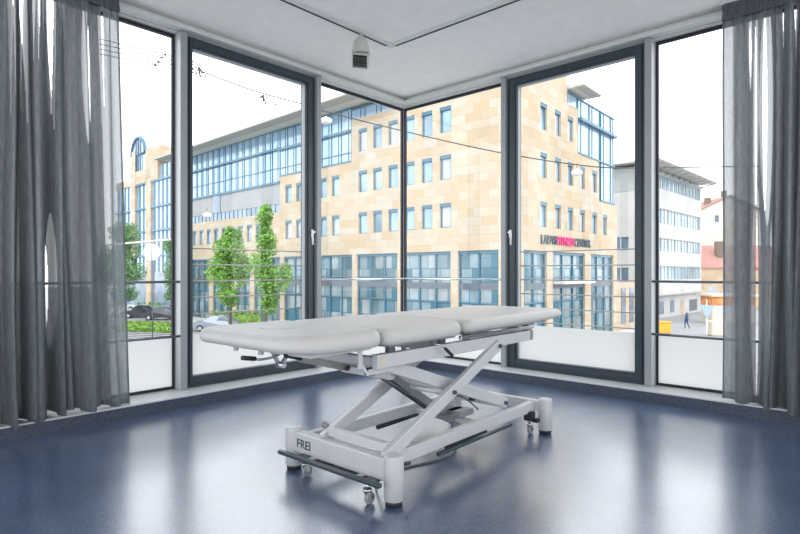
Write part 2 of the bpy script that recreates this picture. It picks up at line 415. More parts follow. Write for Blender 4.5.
# outer ledge under the glazing
m = MB(); m.box(XL-.32, XL-.061, YB, YR+.32, -.25, SZ-.04); m.box(XL-.06, XB, YR+.061, YR+.32, -.25, SZ-.04)
tag(struct(m.build('trim_%d' % (ti+1), M['trimw'])), 'pale ledge outside along the glazing', 'ledge')

# ceiling spotlight track (L-shaped) and spotlight
TX, TY = -3.24, 3.448
def track(name, a, b, label):
    rt = root(name, (a+b)/2, label, 'light track', 'ceiling light tracks')
    d = (b-a).normalized(); sd = Vector((-d.y, d.x, 0))
    if sd.dot(Vector((1, -1, 0))) < 0: sd = -sd
    m = MB()
    m.beam(a+sd*.018+Vector((0, 0, -.007)), b+sd*.018+Vector((0, 0, -.007)), .034, .014)
    m.build('track_profile', M['trimw'], rt, bevel=.002)
    m = MB(); m.beam(a-sd*.008+Vector((0, 0, -.008)), b-sd*.008+Vector((0, 0, -.008)), .016, .016)
    m.build('slot', M['slot'], rt)
    # shallow plaster ledge running along the track
    return rt
track('spotlight_track', Vector((TX, TY-.05, CEIL)), Vector((TX, -2, CEIL)), 'thin recessed ceiling track running parallel to left glazing, carrying the spotlight')
track('spotlight_track', Vector((TX+.05, TY, CEIL)), Vector((1.6, TY, CEIL)), 'thin recessed ceiling track running parallel to right glazing')
m = MB(); m.box(TX-.02, TX+.045, TY-.045, TY+.02, CEIL-.016, CEIL-.0005); tag(m.build('track_corner', M['trimw'], bevel=.003), 'white corner connector joining the two ceiling tracks', 'track connector')

sx, sy = -3.245, 3.10
rt = root('ceiling_spotlight', (sx, sy, CEIL-.27), 'pale bell-shaped spotlight with tilted dark grille hanging from ceiling track', 'spotlight')
m = MB(); m.lathe((sx, sy, 0), [(.012, CEIL-.012), (.018, CEIL-.02), (.018, CEIL-.035), (.010, CEIL-.04)], 16); m.build('mount', M['lamp'], rt)
m = MB()
rings = []
for r_, z in ((.018, CEIL-.036), (.035, CEIL-.045), (.052, CEIL-.07), (.062, CEIL-.11), (.069, CEIL-.15), (.074, CEIL-.175)):
    rings.append([Vector((sx+r_*(1+.035*math.cos(12*a))*math.cos(a), sy+r_*(1+.035*math.cos(12*a))*math.sin(a), z)) for a in [2*math.pi*k/48 for k in range(48)]])
m.tube_rings(rings); m.build('housing', M['lamp'], rt)
# tilted head: frame with louvre
hc = Vector((sx+.012, sy-.02, CEIL-.235))
ND = Vector((.42, -.66, -.62)).normalized(); RTV = Vector((0, 0, 1)).cross(ND).normalized(); UPV = ND.cross(RTV)
RTV, UPV = RTV*math.cos(R(-9))+UPV*math.sin(R(-9)), UPV*math.cos(R(-9))-RTV*math.sin(R(-9))
def HT(a, b, c): return hc+RTV*a+UPV*b+ND*c
m = MB(); e_ = (.064, .058)
for q in ((-e_[0], -e_[0]+.008, -e_[1], e_[1]), (e_[0]-.008, e_[0], -e_[1], e_[1]), (-e_[0]+.008, e_[0]-.008, -e_[1], -e_[1]+.008), (-e_[0]+.008, e_[0]-.008, e_[1]-.008, e_[1])): m.box(q[0], q[1], q[2], q[3], -.03, .02, T=HT)
m.box(-.056, .056, -.05, .05, -.045, -.03, T=HT)
m.build('head_frame', M['lamp'], rt, bevel=.002)
m = MB(); m.box(-.0555, .0555, -.0495, .0495, -.029, -.02, T=HT)
for k in range(4): m.box(-.0345+.023*k-.0015, -.0345+.023*k+.0015, -.043, .043, -.02, .012, T=HT)
for k in range(3): m.box(-.051, .051, -.022+.022*k-.0015, -.022+.022*k+.0015, -.02, .010, T=HT)
m.build('grille', M['lampdark'], rt)
for s in (-1, 1):
    m = MB(); m.tube([HT(s*.055, .04, -.02), Vector((sx, sy, CEIL-.17))+RTV*(s*.045)], .005, 8)
    m.build('yoke_arm', M['lamp'], rt)

# ------------------------------------------------------------------ curtains
def curtain(T, u_lead0, u_lead1, u_end, n0, ztop, zbot, slits, label, seed, dirn, parent=None, back=.11):
    """hanging cloth; u_lead0/1 = leading edge at top/bottom, u_end = far end; n0 distance from glass"""
    rg = random.Random(seed)
    NU, NV = 840, 110
    L_ = abs(u_end-u_lead0)
    # irregular folds
    knots = [0.]; 
    while knots[-1] < L_: knots.append(knots[-1]+rg.uniform(.045, .095))
    amp = [rg.choice((.03, .06, .10))*rg.uniform(.8, 1.2) for _ in knots]
    amp[0] = .008; amp[1] = .03
    knots2 = [0.]
    while knots2[-1] < L_: knots2.append(knots2[-1]+rg.uniform(.012, .03))
    def fold(s, kn, am, sg):
        for k in range(len(kn)-1):
            if kn[k] <= s <= kn[k+1]:
                t = (s-kn[k])/(kn[k+1]-kn[k]); a = am[k % len(am)]
                return sg*a*math.sin(math.pi*t)*(1 if k % 2 else -1)
        return 0.
    ph = [rg.uniform(0, 6.28) for _ in range(6)]
    m = MB(); V = []
    for j in range(NV+1):
        v = j/NV; z = ztop+(zbot-ztop)*v
        row = []
        for i in range(NU+1):
            s = i/NU*L_
            sk = (u_lead1-u_lead0)*v*max(0, 1-s/(L_*.6))
            wob = .012*v*math.sin(2.3*v+ph[0]+s*9)+.006*math.sin(5*v+ph[1]+s*23)*v
            u = u_lead0+dirn*s+sk+wob
            g = 1-math.exp(-v*14)                           # gathers open below the heading
            nn = n0+fold(s+.02*math.sin(3.1*v+ph[2])*v, knots, amp, .55+.75*v)*(.35+.65*g)
            nn += fold(s, knots2, [.012], 1)*(1-g)*1.0+.004*math.sin(60*s+ph[3]+2*v)*g
            nn = max(nn, .122)
            hz = z-(.012*math.sin(9*s+ph[4])+.018*(1 if nn > n0 else .2))*v*v if j == NV else z
            row.append(T(u, nn, hz))
        V.append(row)
    base = len(m.v)
    for row in V: m.v += row
    du = 1
    for j in range(NV):
        zm = ztop+(zbot-ztop)*(j+.5)/NV
        for i in range(NU):
            um = u_lead0+dirn*((i+.5)/NU*L_)
            cut = False
            for (uc, za, zb, wd, where) in slits:
                if zb <= zm <= za:
                    t = (za-zm)/(za-zb)                     # 0 top .. 1 bottom
                    k = {'t': (1-t), 'b': t, 'm': math.sin(math.pi*min(1, max(0, t)))**.6}[where]
                    if abs(um-uc) < wd/2*max(.12, k): cut = True; break
            if cut: continue
            a = base+j*(NU+1)+i
            q = (a, a+1, a+NU+2, a+NU+1)
            m.f.append(q if dirn > 0 else q[::-1]); m.mi.append(0); m.sm.append(True); m.uv.append([(0, 0)]*4)
    if parent is not None:
        m.build('inner_fold', M['curtain'], parent); return parent
    rt = root('curtain', T((u_lead0+u_end)/2, n0, zbot), label, 'curtain', 'sheer curtains')
    m.build('fabric', M['curtain'], rt)
    curtain(T, u_lead0+dirn*back, u_lead1+dirn*back, u_end, n0-.03, ztop-.01, zbot+.02, [(q[0], q[1]+.2, q[2]-.1, q[3]*3, q[4]) for q in slits], label, seed+50, dirn, rt)
    # stitched leading edge and bottom hem, doubled cloth
    h = MB()
    for j in range(NV):
        a = V[j][0]; b = V[j+1][0]; c = V[j+1][8]; d = V[j][8]
        off = T(0, .0015, 0)-T(0, 0, 0)
        h.quad([a+off, b+off, c+off, d+off], smooth=True)
    j = NV
    for i in range(NU):
        off = T(0, .0015, 0)-T(0, 0, 0)
        h.quad([V[NV-1][i]+off, V[NV-1][i+1]+off, V[NV][i+1]+off, V[NV][i]+off], smooth=True)
    hm = h.build('hem', M['curtain'], rt)
    # heading tape with pleats
    t = MB(); step = 12
    for i in range(0, NU, step):
        p = T(u_lead0+dirn*(i+step/2)/NU*L_, n0, ztop)
        u0_, u1_ = u_lead0+dirn*i/NU*L_, u_lead0+dirn*(i+step*1.0)/NU*L_
        w_ = abs(u1_-u0_)*.5
        uc = (u0_+u1_)/2
        n = 10; ra = .016+.006*rg.random()
        rings = []
        for rr, zz in ((ra*1.1, .0), (ra*.75, -.05), (ra*1.1, -.10), (ra*.9, -.115)):
            rings.append([T(uc+rr*math.cos(2*math.pi*k/n)*.8, n0+rr*math.sin(2*math.pi*k/n)*1.4, ztop+zz) for k in range(n)])
        t.tube_rings(rings, caps=False)
    t.build('pleated_heading', M['curtain'], rt)
    return rt
def slit_u_left(px):
    k = (px-400)/555; return .27*0+(XL+.27)*(k*.673+.74)/(k*.74-.673)
LN = .25
# slits: (position along wall, z top, z bottom, width, widest at)
SL = [(.897, 2.76, 2.05, .014, 't'), (.951, 2.76, 2.0, .020, 't'), (1.054, 2.76, 2.45, .010, 't'), (1.105, 2.76, 2.0, .024, 't'),
      (1.165, 2.76, 2.6, .010, 't'), (1.305, 2.60, 1.95, .022, 'm'), (1.395, 2.74, 2.1, .010, 't'), (1.085, 1.18, .62, .013, 'm'), (1.03, 2.7, 2.45, .01, 't')]
curtain(TL, 1.508, 1.585, .30, LN, 2.885, .105, SL, 'sheer slate-grey curtain hanging in front of the left glazing', 3, -1)
SR = [(-.79, 2.70, 2.36, .008, 'm'), (-.757, 2.70, 1.45, .010, 'm'), (-.70, 2.76, 1.42, .026, 'm'), (-.53, 2.78, 2.5, .012, 't'),
      (-.752, 1.44, .16, .017, 'm'), (-.672, 1.15, .4, .009, 'm'), (-.60, 2.8, 2.6, .008, 't')]
curtain(TR, -.955, -.965, .25, .25, 2.885, .10, SR, 'sheer slate-grey curtain hanging in front of the right glazing', 11, 1, back=.07)
for T, u0, u1, nm in ((TL, -1.5, 1.52, 'left'), (TR, -.965, 2.3, 'right')):
    m = MB(); m.box(u0, u1, .235, .265, 2.888, CEIL-.001, T=T); tag(m.build('curtain_track', M['trimw'], bevel=.002), 'white ceiling curtain track above the %s curtain' % nm, 'curtain track')

# ================================================================== TREATMENT TABLE
tb = root('treatment_table', (-1.99, 2.48, 0), 'white height-adjustable treatment table with three grey cushions on blue floor', 'treatment table')
def cushion(name, x0, x1, y0, y1, z0, z1, radii, edge=.034, crown=.006, thin=None, parent=tb):
    """radii: corner radii (x0y0, x1y0, x1y1, x0y1); thin: edge that is drawn thinner"""
    pts = []; nrm = []
    cs = [(x0, y0, 180, radii[0]), (x1, y0, 270, radii[1]), (x1, y1, 0, radii[2]), (x0, y1, 90, radii[3])]
    for cx, cy, a0, r in cs:
        sx_ = 1 if cx == x0 else -1; sy_ = 1 if cy == y0 else -1
        for k in range(13):
            a = R(a0+90*k/12); n_ = Vector((math.cos(a), math.sin(a), 0))
            pts.append(Vector((cx+sx_*r, cy+sy_*r, 0))+n_*r); nrm.append(n_)
    # fill straight runs
    P = []; Nn = []
    for k in range(len(pts)):
        P.append(pts[k]); Nn.append(nrm[k])
        q = (k+1) % len(pts)
        if (pts[q]-pts[k]).length > .08:
            c = int((pts[q]-pts[k]).length/.04)
            for t in range(1, c): P.append(pts[k].lerp(pts[q], t/c)); Nn.append(nrm[k].lerp(nrm[q], t/c).normalized())
    zc = (z0+z1)/2; hh = (z1-z0)/2
    prof = []
    for k in range(0, 7):
        a = R(-90+90*k/6); prof.append((edge*(1-math.cos(a))*.55, zc-hh*.0+math.sin(a)*hh if False else z0+(1+math.sin(a))*hh*.75))
    zt = prof[-1][1]
    for k in range(1, 9):
        a = R(90*k/8); prof.append((edge*(1-math.cos(a)), zt+math.sin(a)*(z1-zt)))
    rings = []
    yr = y1-y0
    def warp(v):
        z = v.z
        if thin:
            t = max(0., min(1., (v.y-thin[0])/(thin[1]-thin[0]))); k_ = thin[2]+(1-thin[2])*(math.sin(t*math.pi/2))
            z = z1-(z1-z)*k_ if z < z1 else z
        return Vector((v.x, v.y, z))
    for ins, z in prof:
        rings.append([warp(Vector((p.x-n_.x*ins, p.y-n_.y*ins, z))) for p, n_ in zip(P, Nn)])
    cx, cy = (x0+x1)/2, (y0+y1)/2
    for t in (.97, .85, .6, .3):
        rings.append([Vector((cx+(r.x-cx)*t, cy+(r.y-cy)*t, z1+crown*(1-t*t))) for r in rings[len(prof)-1]])
    m = MB(); m.tube_rings(rings)
    o = m.build(name, M['vinyl'], parent)
    # seam piping round the lower edge
    s = MB(); ring = [warp(Vector((p.x-n_.x*.001, p.y-n_.y*.001, z0+(z1-z0)*.36)))+Vector((0, 0, 0)) for p, n_ in zip(P, Nn)]
    return o
X0, X1 = -2.34, -1.64
hc_ = cushion('head_cushion', X0, X1, 1.205, 1.725, .686, .762, (.13, .15, .075, .075), .038, thin=(1.205, 1.48, .75))
hc_['label'] = 'short grey vinyl headrest cushion with rounded outer corners'
c2 = cushion('middle_cushion', X0, X1, 1.731, 2.322, .684, .757, (.05, .05, .09, .09), .036)
c2['label'] = 'square grey vinyl middle cushion'
c3 = cushion('leg_cushion', X0, X1, 2.329, 3.515, .694, .757, (.05, .05, .15, .15), .040, thin=(3.5, 3.0, .62))
c3['label'] = 'long grey vinyl leg cushion'
# face slot insert in the head cushion
m = MB(); n = 28
for (ra, rb, za, zb) in ((.10, .075, .7675, .7685),):
    m.tube_rings([[Vector((-1.99+ra*k2*math.cos(2*math.pi*k/n), 1.42+rb*k2*math.sin(2*math.pi*k/n), z_)) for k in range(n)] for k2, z_ in ((1, .765), (1, .7685), (.94, .770), (.4, .771))])
m.build('face_insert', M['vinyl'], hc_)

def part(name, fn, mat, bevel=.003, parent=tb, label=None):
    m = MB(); fn(m); o = m.build(name, mat, parent, bevel)
    if label: o['label'] = label
    return o
# boards and hinges under the cushions
part('head_board', lambda m: m.box(-2.27, -1.71, 1.36, 1.70, .668, .685), M['white'])
for x in (-2.25, -2.06):
    part('board_spacer', lambda m: m.tube([(x, 1.385, .648), (x, 1.385, .6675)], .012, 14), M['white'])
part('middle_board', lambda m: m.box(-2.27, -1.70, 1.80, 2.30, .668, .683), M['greyplastic'])
part('leg_board', lambda m: m.box(-2.27, -1.70, 2.38, 3.15, .678, .6935), M['greyplastic'])
# upper frame
for x in (-1.73, -2.25):
    part('upper_rail', lambda m: m.box(x-.018, x+.018, 1.74, 3.115, .577, .640), M['white'], .004)
    part('rail_end_cap', lambda m: m.box(x-.020, x+.020, 3.116, 3.155, .576, .642), M['greyplastic'], .012)
part('rail_plug', lambda m: m.tube([(-1.712, 1.775, .608), (-1.7095, 1.775, .608)], .022, 20), M['cream'], 0)
for y in (1.78, 2.34, 3.06):
    part('upper_cross_bar', lambda m: m.box(-2.231, -1.749, y-.02, y+.02, .582, .622), M['white'])
for y in (1.84, 2.22, 2.44, 3.08):
    for x in (-1.73, -2.25): part('cushion_bracket', lambda m: (m.box(x-.012, x+.012, y-.022, y+.022, .6405, .6765)), M['darksteel'], .002)
for x in (-1.70, -2.28):
    part('tilt_bar', lambda m: m.beam((x, 2.34, .662), (x, 3.12, .662), .020, .020), M['chrome'], .003)
# scissor arms: outer pair A, inner pair B
for x in (-1.705, -2.115):
    part('scissor_arm', lambda m: m.beam((x, 1.775, .185), (x, 2.72, .590), .030, .060), M['white'], .005)
for x in (-1.80, -2.20):
    part('scissor_arm', lambda m: m.beam((x, 1.80, .600), (x, 2.96, .205), .034, .062), M['white'], .005)
part('cross_tube', lambda m: m.box(-2.10, -1.72, 1.795, 1.835, .203, .243), M['white'], .004)
part('cross_tube', lambda m: m.beam((-2.185, 1.98, .500), (-1.84, 1.98, .500), .035, .035), M['white'], .004)
part('cross_tube', lambda m: m.tube([(-2.2, 2.26, .39), (-1.72, 2.26, .39)], .014, 14), M['white'], 0)
part('cross_tube', lambda m: m.box(-2.19, -1.81, 2.93, 2.97, .18, .22), M['white'], .004)
part('lift_column', lambda m: (m.beam((-1.99, 2.05, .50), (-1.99, 2.48, .24), .06, .05)), M['greyplastic'], .006)
part('lift_column_rod', lambda m: (m.tube([(-1.955, 2.03, .475), (-1.955, 2.42, .235)], .014, 12)), M['darksteel'], 0)
# pivots
for x, y, z in ((-1.686, 1.80, .186), (-1.686, 2.27, .397), (-1.686, 2.71, .585), (-2.138, 1.80, .186), (-1.778, 2.93, .213)):
    part('pivot_bolt', lambda m: m.tube([(x-.006, y, z), (x+.010, y, z)], .011, 12), M['darksteel'], 0)
part('knob', lambda m: (m.tube([(-2.135, 1.83, .235), (-2.165, 1.83, .24)], [.012, .018], 14)), M['greyplastic'], 0)
# base frame
FX0, FX1, FY0, FY1 = -2.3305, -1.6495, 1.774, 3.186
front = part('base_front_bar', lambda m: m.box(FX0+.03, FX1-.03, FY0-.030, FY0+.030, .098, .198), M['white'], .006)
part('base_rear_bar', lambda m: m.box(FX0+.03, FX1-.03, FY1-.03, FY1+.02, .135, .198), M['white'], .006)
for x in (FX0+.075, FX1-.080):
    part('base_side_rail', lambda m: m.box(x-.020, x+.020, FY0+.031, FY1-.031, .128, .192), M['white'], .005)
for x in (FX0, FX1):
    for y in (FY0, FY1):
        f = part('foot', lambda m: m.lathe((x, y, 0), [(.040, .022), (.0435, .024), (.0435, .205), (.041, .212), (.030, .215), (.001, .2155)], 32), M['white'], 0)
        part('rubber_ring', lambda m: m.lathe((x, y, 0), [(.030, 0), (.037, .002), (.037, .022), (.03, .0225)], 28), M['rubber'], 0, f)
# casters
def caster(x, y, ang):
    r_ = part('caster', lambda m: (m.tube([(x, y, .070), (x, y, .094)], .010, 12), m.tube([(x, y, .060), (x, y, .070)], .020, 16),
              m.beam((x-.013, y+.012, .026), (x-.011, y, .062), .003, .022), m.beam((x+.013, y+.012, .026), (x+.011, y, .062), .003, .022)), M['chrome'], 0)
    part('wheel', lambda m: m.tube([(x-.009, y+.014, .026), (x+.009, y+.014, .026)], .026, 24), M['greyplastic'], .003, r_)
    return r_
caster(-2.19, FY0-.045, 0); caster(-1.735, FY0-.075, 0); caster(FX1-.06, FY1-.09, 0); caster(FX0+.07, FY1-.09, 0)
part('caster_bracket', lambda m: m.box(-1.76, -1.70, FY0-.09, FY0-.031, .095, .106), M['darksteel'], .002)
part('caster_bracket', lambda m: m.box(-2.22, -2.16, FY0-.06, FY0-.031, .095, .106), M['darksteel'], .002)
part('caster_bracket', lambda m: (m.box(FX1-.09, FX1-.035, FY1-.11, FY1-.06, .085, .139), m.box(FX1-.05, FX1-.012, FY1-.085, FY1-.045, .075, .098)), M['rubber'], .004)
# caster lever rods in black under the front bar
part('release_strip', lambda m: m.box(-2.20, -1.72, FY0-.040, FY0-.016, .082, .0975), M['rubber'], .002)
# foot-operated pedals
ped = part('foot_pedal', lambda m: m.box(-2.305, -1.625, FY0-.124, FY0-.098, .108, .127), M['bluebar'], .005, label='long dark teal foot bar across the front')
for x in (-2.13, -1.80):
    part('pedal_arm', lambda m: m.beam((x, FY0-.10, .112), (x, FY0-.02, .10), .016, .010), M['white'], .002, ped)
ped2 = part('foot_pedal', lambda m: m.tube([(FX1-.025, 2.12, .125), (FX1-.025, 2.81, .125)], .0110, 14), M['bluebar'], 0, label='dark teal foot bar along the near side')
part('pedal_arm', lambda m: m.box(FX1-.0595, FX1-.050, 2.22, 2.60, .118, .134), M['rubber'], .002, ped2)
part('foot_pedal', lambda m: m.tube([(FX0+.03, 2.36, .090), (FX0+.03, 2.90, .10)], .014, 14), M['rubber'], 0, label='black foot bar under the far side rail')
# motor unit and cables
part('drive_motor', lambda m: (m.tube([(-2.02, 2.52, .21), (-2.02, 2.68, .20)], .042, 20), m.box(-2.06, -1.93, 2.60, 2.72, .135, .20)), M['greyplastic'], .006)
part('control_box', lambda m: m.box(-1.98, -1.88, 2.60, 2.74, .165, .200), M['greyplastic'], .006)
part('mounting_bar', lambda m: m.box(-2.235, -1.755, 2.62, 2.66, .135, .160), M['white'], .002)
part('lift_stop', lambda m: m.lathe((-2.0, 2.90, 0), [(.02, .20), (.024, .205), (.016, .22), (.024, .235), (.016, .25), (.022, .26), (.02, .27)], 16), M['rubber'], 0)
def curve_pts(P, n=10):
    out = []
    P = [Vector(p) for p in P]
    for k in range(len(P)-1):
        p0 = P[max(k-1, 0)]; p1 = P[k]; p2 = P[k+1]; p3 = P[min(k+2, len(P)-1)]
        for t in range(n):
            t /= n
            out.append(.5*((2*p1)+(p2-p0)*t+(2*p0-5*p1+4*p2-p3)*t*t+(3*p1-p0-3*p2+p3)*t**3))
    return out+[P[-1]]
part('cable', lambda m: m.tube(curve_pts([(-2.0, 2.58, .25), (-1.93, 2.55, .30), (-1.86, 2.60, .29), (-1.82, 2.68, .22), (-1.86, 2.74, .20)]), .005, 8), M['cable'], 0)
part('cable', lambda m: m.tube(curve_pts([(-2.02, 2.5, .23), (-1.98, 2.42, .27), (-1.9, 2.44, .20), (-1.86, 2.5, .16)]), .004, 8), M['cable'], 0)
part('power_cable', lambda m: m.tube(curve_pts([(-1.76, 1.83, .10), (-1.90, 1.93, .009), (-1.90, 2.12, .006), (-1.84, 2.35, .006), (-1.85, 2.50, .006), (-1.90, 2.58, .04), (-1.98, 2.64, .15)], 12), .0055, 8), M['cable'], 0)
part('cable_clip', lambda m: m.box(-1.78, -1.70, 1.90, 1.93, .02, .035) if False else m.tube([(-1.70, 1.86, .135), (-1.70, 1.94, .125)], .008, 10), M['rubber'], 0)
# headrest mechanism: strut, handle, brackets
part('headrest_strut', lambda m: m.beam((-1.85, 1.43, .648), (-1.85, 1.69, .577), .026, .030), M['springtube'], 0)
part('headrest_strut_rod', lambda m: m.tube([(-1.85, 1.35, .670), (-1.85, 1.43, .648)], .008, 12), M['rubber'], 0)
part('strut_bolt', lambda m: m.tube([(-1.865, 1.675, .580), (-1.825, 1.675, .580)], .010, 14), M['rubber'], 0)
part('rail_bracket', lambda m: (m.box(-1.756, -1.749, 1.66, 1.685, .585, .667), m.beam((-1.752, 1.68, .60), (-1.752, 1.725, .55), .006, .014)), M['white'], .001)
part('pivot_bracket', lambda m: (m.beam((-2.0, 1.40, .667), (-2.0, 1.435, .605), .012, .016), m.beam((-2.0, 1.50, .667), (-2.0, 1.445, .605), .012, .016), m.tube([(-2.02, 1.44, .606), (-1.97, 1.44, .606)], .013, 14)), M['chrome'], .002)
h = part('release_handle', lambda m: m.tube(curve_pts([(-1.995, 1.44, .655), (-1.995, 1.40, .642), (-1.995, 1.34, .640), (-1.995, 1.30, .648)], 5), .0055, 10), M['chrome'], 0)
part('grip', lambda m: m.tube([(-1.995, 1.312, .646), (-1.995, 1.250, .657)], .0095, 14), M['rubber'], 0, h, 'black rubber grip')
h = part('release_handle', lambda m: m.tube([(-1.70, 2.12, .655), (-1.672, 2.15, .645), (-1.665, 2.17, .625)], .005, 10), M['chrome'], 0)
part('grip', lambda m: m.tube([(-1.665, 2.168, .627), (-1.658, 2.215, .590)], .0085, 14), M['rubber'], 0, h, 'black rubber grip')
# raised bracket blocks left of the scissor
part('lift_bracket', lambda m: m.box(-1.79, -1.752, 1.735, 1.775, .545, .576), M['rubber'], .003)
part('lift_bracket', lambda m: m.box(-1.752, -1.748, 1.72, 1.90, .550, .576), M['white'], .001)

def text(name, s, size, mat, mtx, parent, ext=.002, bold=.0):
    cu = bpy.data.curves.new(name, 'FONT'); cu.body = s; cu.size = size; cu.extrude = ext; cu.offset = bold; cu.align_x = 'LEFT'
    ob = bpy.data.objects.new(name, cu); col.objects.link(ob)
    dg = bpy.context.evaluated_depsgraph_get(); dg.update()
    me = bpy.data.meshes.new_from_object(ob.evaluated_get(dg)); bpy.data.objects.remove(ob)
    me.transform(mtx); me.materials.clear(); me.materials.append(mat)
    off = Vector((0, 0, 0)); p = parent
    while p is not None: off += p.location; p = p.parent
    me.transform(Matrix.Translation(-off))
    o = bpy.data.objects.new(name, me); col.objects.link(o); o.parent = parent
    return o
# maker's word on the front bar, faces -Y
text('lettering', 'FREI', .060, M['letter'], Matrix.Translation((FX0+.058, FY0-.0305, .128)) @ Matrix.Rotation(R(90), 4, 'X'), front, .0006, .0012)

tb.location = (-1.979, 2.445, 0); tb.rotation_euler = (0, 0, R(1.18))
# ================================================================== STREET
GZ = -4.5
C0 = (7.4, 36.0)
class Fac:
    def __init__(s, o, d, n):
        s.o, s.d, s.n = o, d, n
    def __call__(s, u, n, z):
        return W(s.o[0]+u*s.d[0]+n*s.n[0], s.o[1]+u*s.d[1]+n*s.n[1], z)
FA = Fac(C0, (-.7213, .6926), (-.6926, -.7213))
FB = Fac(C0, (.650, .760), (.760, -.650))

def wall_panel(name, F, u0, u1, z0, z1, ops, mat, parent, depth=.29):
    m = MB()
    us = sorted({u0, u1, *[x for q in ops for x in q[:2]]}); zs = sorted({z0, z1, *[x for q in ops for x in q[2:4]]})
    def q4(P, uv): m.quad([F(*p) for p in P], 0, uv)
    for a, b in zip(us, us[1:]):
        for c, d in zip(zs, zs[1:]):
            if any(q[0] <= a+1e-6 and b <= q[1]+1e-6 and q[2] <= c+1e-6 and d <= q[3]+1e-6 for q in ops): continue
            q4([(a, 0, c), (b, 0, c), (b, 0, d), (a, 0, d)], [(a, c), (b, c), (b, d), (a, d)])
    for q in ops:
        a, b, c, d = q[:4]
        q4([(a, 0, c), (a, -depth, c), (a, -depth, d), (a, 0, d)], [(0, c), (depth, c), (depth, d), (0, d)])
        q4([(b, 0, c), (b, -depth, c), (b, -depth, d), (b, 0, d)], [(0, c), (depth, c), (depth, d), (0, d)])
        q4([(a, 0, c), (b, 0, c), (b, -depth, c), (a, -depth, c)], [(a, 0), (b, 0), (b, depth), (a, depth)])
        q4([(a, 0, d), (b, 0, d), (b, -depth, d), (a, -depth, d)], [(a, 0), (b, 0), (b, depth), (a, depth)])
    # outer rims and top
    m.box(u0, u1, -.30, -.29, z0, z1, T=F)
    q4([(u0, 0, z1), (u1, 0, z1), (u1, -.3, z1), (u0, -.3, z1)], [(u0, 0), (u1, 0), (u1, .3), (u0, .3)])
    q4([(u0, 0, z0), (u0, -.3, z0), (u0, -.3, z1), (u0, 0, z1)], [(0, z0), (.3, z0), (.3, z1), (0, z1)])
    q4([(u1, 0, z0), (u1, -.3, z0), (u1, -.3, z1), (u1, 0, z1)], [(0, z0), (.3, z0), (.3, z1), (0, z1)])
    return m.build(name, mat, parent)

ob = root('office_building', W(7.4, 36, GZ), 'large sandstone-clad office building with blue windows and glazed upper floors across the street', 'building')
def office_window(F, uc, z0, z1, w=1.05, style=0):
    a, b = uc-w/2, uc+w/2
    m = MB(); t = .07
    m.box(a+.001, b-.001, -.22, -.03, z1-.24, z1-.001, T=F)        # blue blind box
    m.box(a+.001, a+t*1.6, -.24, -.10, z0+.001, z1-.24, T=F); m.box(b-t, b-.001, -.24, -.16, z0+.001, z1-.20, T=F)
    m.box(a+t, b-t, -.24, -.16, z0+.001, z0+t, T=F)
    w_ = m.build('window', M['bluesteel'], ob)
    p = MB()
    if style == 2:   # tilted open sash
        p.quad([F(a+t, -.19, z0+t), F(b-t, -.19, z0+t), F(b-t, -.45+.27, z1-.2), F(a+t, -.19, z1-.2)])
    else:
        p.quad([F(a+t, -.2, z0+t), F(b-t, -.2, z0+t), F(b-t, -.2, z1-.2), F(a+t, -.2, z1-.2)])
    p.build('pane', M['paneshade'] if style == 1 else M['pane'], w_)
ROWS = ((11.05, 12.92), (7.65, 9.42), (4.20, 5.95))
AW = [5.73+1.765*k for k in range(26)]
BW = [4.25, 6.57, 8.80, 11.10, 13.60, 15.98]
def A_ops(u0, u1, rows):
    out = []
    for (z0, z1) in rows:
        for u in AW:
            if u0+.5 < u < u1-.5: out.append((u-.525, u+.525, z0, z1))
    return out
secs = [(0, 10.5, 17.0, ROWS), (10.5, 16., 13.85, ROWS), (16., 26.6, 10.35, ROWS[1:]), (26.6, 49., 6.85, ROWS[2:])]
for u0, u1, zt, rows in secs:
    ops = A_ops(u0, u1, rows)
    wall_panel('wall', FA, u0, u1, 2.48, zt, ops, M['stone'], ob)
    for q in ops:
        office_window(FA, (q[0]+q[1])/2, q[2], q[3], 1.05, rnd.choice((0, 0, 1)))
bsecs = [(0, 8.3, 17.0, ((0, 3), (0, 3), (0, 3))), (8.3, 10.2, 13.85, None), (10.2, 15.05, 10.35, None), (15.05, 18.95, 7.0, None)]
def B_ops(lo, hi, zt):
    out = []
    for ri, (z0, z1) in enumerate(ROWS):
        for k, u in enumerate(BW):
            if (ri == 0 and k > 2) or (ri == 1 and k > 4): continue
            if lo <= u-.51 and u+.51 <= hi and z1 < zt: out.append((u-.51, u+.51, z0, z1))
    return out
for lo, hi, zt in ((0, 8.2, 17.0), (8.2, 10.2, 13.85), (10.2, 14.6, 10.35), (14.6, 18.95, 7.0)):
    ops = B_ops(lo, hi, zt)
    wall_panel('wall', FB, lo, hi, 2.48, zt, ops, M['stone'], ob)
    for q in ops: office_window(FB, (q[0]+q[1])/2, q[2], q[3], 1.02, rnd.choice((0, 0, 1)))
# building mass behind the cladding
m = MB()
for u0, u1, zt in ((1.6, 10.4, 16.9), (10.4, 16, 14.6), (16, 70, 14.7)): m.box(u0, u1, -9, -1.0, GZ, zt, T=FA)
m.box(1.0, 8.2, -9, -.32, GZ, 16.9, T=FB); m.box(8.2, 18.1, -9, -.32, GZ, 14.5, T=FB)
m.build('building_core', M['body'], ob)
